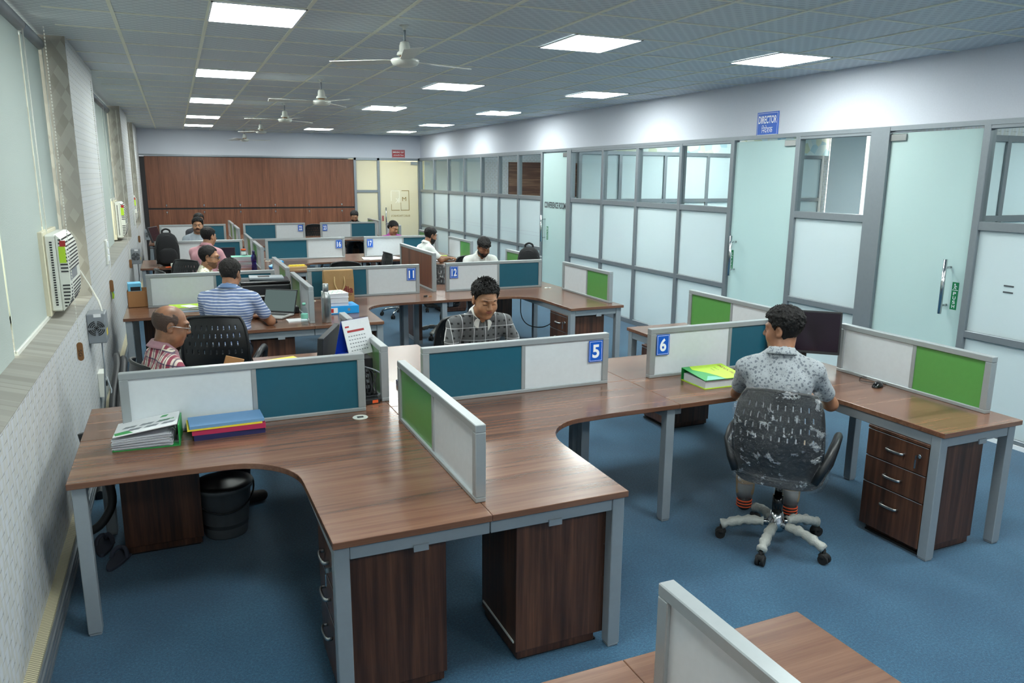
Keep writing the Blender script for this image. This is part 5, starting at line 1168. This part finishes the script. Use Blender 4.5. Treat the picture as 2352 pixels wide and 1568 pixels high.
    for k in (-1, 1):
        a = an[k]; g = Grid(a-[.08, .12, .10], a+[.08, .24, .08], .007); g.cap(a+[0, -.035, -.04], a+[0, .13, -.052], .043, .036, .03); g.cap(a+[0, -.02, -.03], a+[0, -.005, .02], .04, .045, .02)
        X, Y, Z = g.pts(); g.v = np.maximum(g.v, .002-Z).astype(np.float32); so = g.mesh('shoe', 'shoe_dark', t)
        if shoes == 'shoe_orange':
            for dz in (-.05, -.032, -.014): MB().tube([(a[0]+.0435*math.cos(q), a[1]-.03+.045*math.sin(q), a[2]+dz) for q in np.linspace(PI*.95, 2.05*PI, 14)], .005, 6).build('stripe', 'shoe_orange', so)
        MB().cyl(a+[0, -.01, .0], a+[0, -.01, .09], .05, .048).build('sock', 'sock_grey', t)
    # hair: a shell over the skull down to the hairline
    def shell(nm, mat, tfun, region, hh=.005, ext=.145):
        g = Grid(hc-ext, hc+ext, hh); head(g, hc, hm, slim=slim, ears=False, hs=hs)
        X, Y, Z = g.pts(); q = np.stack([X-hc[0], Y-hc[1], Z-hc[2]], -1)@hm/hs; u, v, w_ = q[..., 0], q[..., 1], q[..., 2]
        sk = g.v; g.v = np.maximum(sk-tfun(u, v, w_), -region(u, v, w_)).astype(np.float32)
        return g.mesh(nm, mat, t)
    hh = .004 if h < .007 else .006
    fronts = {'short': ([-.11, -.06, -.022, -.002, .016, .04, .062, .09], [-.085, -.075, -.045, .03, .0, .045, .070, .078]), 'fringe': ([-.11, -.06, -.022, -.002, .016, .04, .062, .09], [-.085, -.075, -.045, .03, .0, .03, .045, .045])}
    fx, fz = fronts['fringe' if hair == 'fringe' else 'short']
    earx = lambda v, w_: (np.sqrt(((v+.004)/.021)**2+((w_+.004)/.034)**2)-1)*.02
    line = lambda u, v, w_: np.minimum((w_-np.interp(v, fx, fz))*.8+.012*vnoise(u, v, w_, 60.)*.3, earx(v, w_))
    if hair == 'bald':
        shell('hair', 'hair_brown', lambda u, v, w_: .0035+.0018*vnoise(u, v, w_, 170.), lambda u, v, w_: np.minimum(line(u, v, w_), np.minimum((.068-w_)*.8, (.022-v)*.9)+.012*vnoise(u, v, w_, 40.)+.006*vnoise(u, v, w_, 160.)), hh)
    elif hair == 'receding':
        shell('hair', hairmat, lambda u, v, w_: .011+.004*vnoise(u, v, w_, 70.), lambda u, v, w_: np.minimum(line(u, v, w_), .055-v+.018*np.exp(-(u/.02)**2)), hh)
    elif hair:
        shell('hair', hairmat, lambda u, v, w_: .006+(.012+tuft)*np.clip((w_-.0)/.08, 0, 1)+(.0035+tuft*.4)*vnoise(u*1.8, v*.8, w_*.8, 70.)*np.clip((w_+.03)/.06, .2, 1)+(.004+tuft*.3)*vnoise(u*2, v, w_, 120.)*np.clip((w_+.03)/.06, 0, 1), line, hh)
    if h < .006 and hair == 'short':      # loose strands over the cap
        rn = random.Random(len(label)); m = MB(); c_ = 0; L0 = .026 if 'polo' in label else .011
        while c_ < 620:
            a = rn.uniform(0, 2*PI); e = rn.uniform(-.25, PI/2); d = np.array([math.cos(e)*math.cos(a), math.cos(e)*math.sin(a), math.sin(e)])
            p = np.array([0, -.014, .032])+d*np.array([.076*slim, .094, .084]); f_in = p[2]-np.interp(p[1], fx, fz)
            if f_in < .008 or (abs(p[1]) < .03 and p[2] < .035): continue
            c_ += 1; p = p+d*(.008+.010*max(0, d[2])); fl = d*.4+np.array([rn.uniform(-.4, .4), .35+rn.uniform(-.3, .3), rn.uniform(-.1, .35)]); fl /= np.linalg.norm(fl); L = L0*rn.uniform(.5, 1.1)*(.5+.5*max(0, d[2]))
            q1 = p+fl*L*.5; q2 = q1+(fl+np.array([0, .2, -.25]))*L*.5
            m.tube([Vector(hc+hS@p), Vector(hc+hS@q1), Vector(hc+hS@q2)], [.0028, .0022, .0004], 4)
        m.build('hair_strands', hairmat, t, smooth=True)
    if hair == 'bun': g = Grid(hc-.2, hc+.2, .006); g.ell((0, -.115, -.02), (.042, .035, .042), .01, 'u', hm, hc); X, Y, Z = g.pts(); g.v += (.003*vnoise(X, Y, Z, 90.)).astype(np.float32); g.mesh('hair_bun', 'hair', t)
    if beard == 3:
        shell('moustache', 'hair', lambda u, v, w_: .004+.001*vnoise(u, v, w_, 200.), lambda u, v, w_: np.minimum(np.minimum(.008-np.abs(w_+.0475+.25*np.abs(u)**1.2), .03-np.abs(u)), v-.06), hh)
        beard = 1
    if beard:
        def reg(u, v, w_):
            low = np.minimum(-.046-w_+.25*np.maximum(0, -(v-.03)), v+.012); mouth = ((u/.027)**2+((w_+.0615)/.0105)**2-1)*.012; nose_ = np.where(w_ > -.045, np.where((np.abs(u) < .03) & (w_ > -.041), -.01, .01), .01)
            return np.minimum(np.minimum(low, mouth), nose_)
        shell('beard', 'hair' if beard > 1 else 'stubble', lambda u, v, w_: (.0045 if beard > 1 else .0015)+.0012*vnoise(u, v, w_, 200.), reg, hh)
        if beard > 1: pass
    # eyes, brows
    for k in (-1, 1):
        m = MB(); c0 = hc+hS@np.array([k*.031*slim, .0785, .001]); R = Matrix(hS.tolist()).to_4x4(); R.translation = Vector(c0)
        m.lathe([(.0, -.0105), (.006, -.0085), (.0095, -.004), (.0105, 0), (.0095, .004), (.006, .0085), (0, .0105)], seg=14, M=R @ Matrix.Rotation(-PI/2-.0, 4, 'X'))
        if lids >= .8: m.bm.free(); m = MB()
        else: ey = m.build('eye', 'eye_white', t, smooth=True); m = MB(); Rd = R @ Matrix.Translation((0, .0098, -.002-.002*lids)); m.lathe([(0, 0), (.0064, 0), (.006, .0012), (0, .0016)], seg=12, M=Rd @ Matrix.Rotation(-PI/2, 4, 'X'))
        if lids >= .8: m.bm.free()
        else: m.build('iris', 'iris', ey)
        # upper lid and lash line
        m = MB(); pts = []; 
        for i in range(9):
            a = PI*(i/8); pts.append(Vector(hc+hS@np.array([k*.031*slim+.0145*math.cos(a), .0862+.0035*math.sin(a), .003+.0035*math.sin(a)-(.007 if lids < .8 else .009)*lids])))
        m.tube(pts, .0014, 6); m.build('lashes', 'hair', t)
        m = MB(); pts = [Vector(hc+hS@np.array([k*(.014+.036*f)*slim, .0925-.018*f*f, .0215+.006*math.sin(PI*f*.8)])) for f in np.linspace(0, 1, 8)]; m.tube(pts, [.0036, .0052, .0056, .0054, .005, .0044, .0036, .002], 6, sq=.5); m.build('eyebrow', 'hair', t)
    if glasses:
        R = Matrix(hS.tolist()).to_4x4(); R.translation = Vector(hc); m = MB()
        for k in (-1, 1):
            m.tube([(k*.033+.024*math.copysign(abs(math.cos(a))**.7, math.cos(a)), .103, -.001+.017*math.copysign(abs(math.sin(a))**.7, math.sin(a))) for a in np.linspace(0, 2*PI, 22, endpoint=False)], .0016, 6, close=True); m.tube([(k*.057, .102, .006), (k*.083*slim, .07, .008), (k*.086*slim, .0, .008), (k*.084*slim, -.02, -.008)], .002, 6)
        m.tube([(-.01, .103, .004), (0, .106, .007), (.01, .103, .004)], .0015, 6); m.xf(R); gl = m.build('glasses', 'steel' if glasses == 1 else 'black_plastic', t)
        m = MB(); [m.box(k*.033-.023, k*.033+.023, .1025, .1035, -.017, .015) for k in (-1, 1)]; m.xf(R).build('lens', 'clear_glass', gl)
    return t, hc, hm, P
# middle foreground: polo man behind number 5, facing the camera
tp, hc, hm, P = person('person', 'man in grey checked polo with white collar, looking down behind divider 5', 2.03, 5.42, 180, lean=.34, hy=0, hp=.42, hr=.0, skin='skin_a', shirt='shirt_grid', collar='collar_white', hair='short', h=.0055, s=1.0, tuft=.007, wide=1.08, B=1 if False else 1, ) if False else person('person', 'man in grey checked polo with white collar, looking down behind divider 5', 2.03, 5.42, 180, lean=.34, hp=.31, skin='skin_a', shirt='shirt_grid', collar='collar_white', h=.0055, tuft=.004, wide=1.08, lids=1., hs=1.12)
rnd = random.Random(11)
m = MB()
for sg in (-1, 1):
    a = P(.435, sg*.185*1.08); b = np.array([sg*.27, a[1]+.10, .80])
    m.tube([Vector(P(.505, sg*.075)), Vector(P(.500, sg*.12)), Vector(P(.49, sg*.165))]+[Vector(a+(b-a)*f+np.array([sg*(.028+.027*min(1, f*3+.2)), -.004, .052*max(0, 1-f*2.6)+.004])) for f in (0.02, .1, .2, .32, .45, .58)], .005, 6)
m.build('shoulder_piping', 'collar_white', tp)
# bald man in plaid
person('person', 'bald man with glasses in a red and navy plaid shirt, left foreground', -.18, 4.92, 78, lean=.10, hy=-8, hp=.24, seat=.455, skin='skin_b', shirt='shirt_plaid', collar='collar_plaid', hair='bald', glasses=1, h=.0055, build_=1.15, wide=1.05, slim=1.08, lids=.8, arms={-1: ((-.29, .16, .79), (-.12, .38, .82)), 1: ((.30, .16, .78), (.12, .38, .80))}, legs='trouser_dark')
# floral shirt, seen from behind
person('person', 'man in grey floral shirt sitting with his back to the camera', 3.04, 3.20, 40, lean=.17, hy=66, hp=.10, s=1.02, skin='skin_b', shirt='shirt_floral', collar='shirt_floral', hair='short', h=.0055, build_=1.02, wide=.97, legs='trouser_khaki', shoes='shoe_orange', arms={-1: ((-.22, .30, .78), (-.03, .50, .78)), 1: ((.30, .21, .785), (.10, .42, .785))}, feet={-1: (-.135, .34, .11), 1: (.135, .34, .10)}, lids=.3, seat=.49, tuft=.010)
# striped shirt, from behind
person('person', 'man in blue and white striped shirt seen from behind at the silver laptop', .34, 6.98, 24, lean=.16, hy=-8, hp=.22, skin='skin_b', shirt='shirt_stripe', collar='collar_blue', hair='short', hairmat='hair_grey', h=.0055, build_=1.12, wide=1.13, arms={-1: ((-.28, .22, .79), (-.05, .42, .79)), 1: ((.32, .17, .79), (.16, .40, .79))}, seat=.50)
person('person', 'man with dark-rimmed glasses and leaf-print shirt in profile', .19, 9.05, 100, lean=.12, hy=-2, hp=.15, skin='skin_a', shirt='shirt_leaf', collar=None, hair='receding', glasses=2, beard=1, h=.007, legs='trouser_dark', lids=.6, seat=.46)
person('person', 'man in pink polo shirt turned away, leaning on the desk', .27, 11.15, 42, lean=.22, hy=-10, hp=.1, skin='skin_a', shirt='shirt_pink', collar='shirt_pink', hair='short', h=.008, build_=1.12, wide=1.08, seat=.53)
person('person', 'man in grey T-shirt with moustache looking towards the camera', .3, 13.6, 172, lean=.05, hy=-14, hp=.02, skin='skin_a', shirt='shirt_grey', hair='short', beard=3, h=.008, tuft=.008, lids=.5, slim=.95, seat=.53)
person('person', 'man almost hidden behind the one in grey T-shirt, hair and forehead showing', .37, 15.35, 165, lean=.0, hp=.1, skin='skin_b', shirt='shirt_dark', hair='short', h=.010, seat=.52)
person('person', 'woman in magenta top with hair tied back, looking down behind 17', 3.56, 13.75, 178, lean=.22, hp=.35, hy=22, skin='skin_a', shirt='shirt_magenta', hair='bun', h=.008, slim=.93, lids=.9, seat=.45, wide=.9, build_=.92)
person('person', 'dark-haired man in dark shirt bent down behind number 23', 3.78, 17.9, 190, lean=.3, hp=.4, skin='skin_a', shirt='shirt_dark', hair='short', beard=2, h=.010, tuft=.006, seat=.47)
person('person', 'bearded man in white shirt writing in profile beyond the wood divider', 3.46, 11.6, 82, lean=.24, hy=0, hp=.3, skin='skin_b', shirt='shirt_white', collar='shirt_white', hair='short', beard=2, h=.007, arms={-1: ((-.24, .28, .79), (.0, .50, .79)), 1: ((.27, .24, .79), (.08, .46, .79))}, seat=.45)
person('person', 'man in white shirt, forehead and dark hair showing over number 12', 3.75, 9.85, 180, lean=.34, hp=.52, skin='skin_b', shirt='shirt_white', collar='shirt_white', hair='fringe', beard=2, h=.007, tuft=.004, seat=.47, lids=1.)
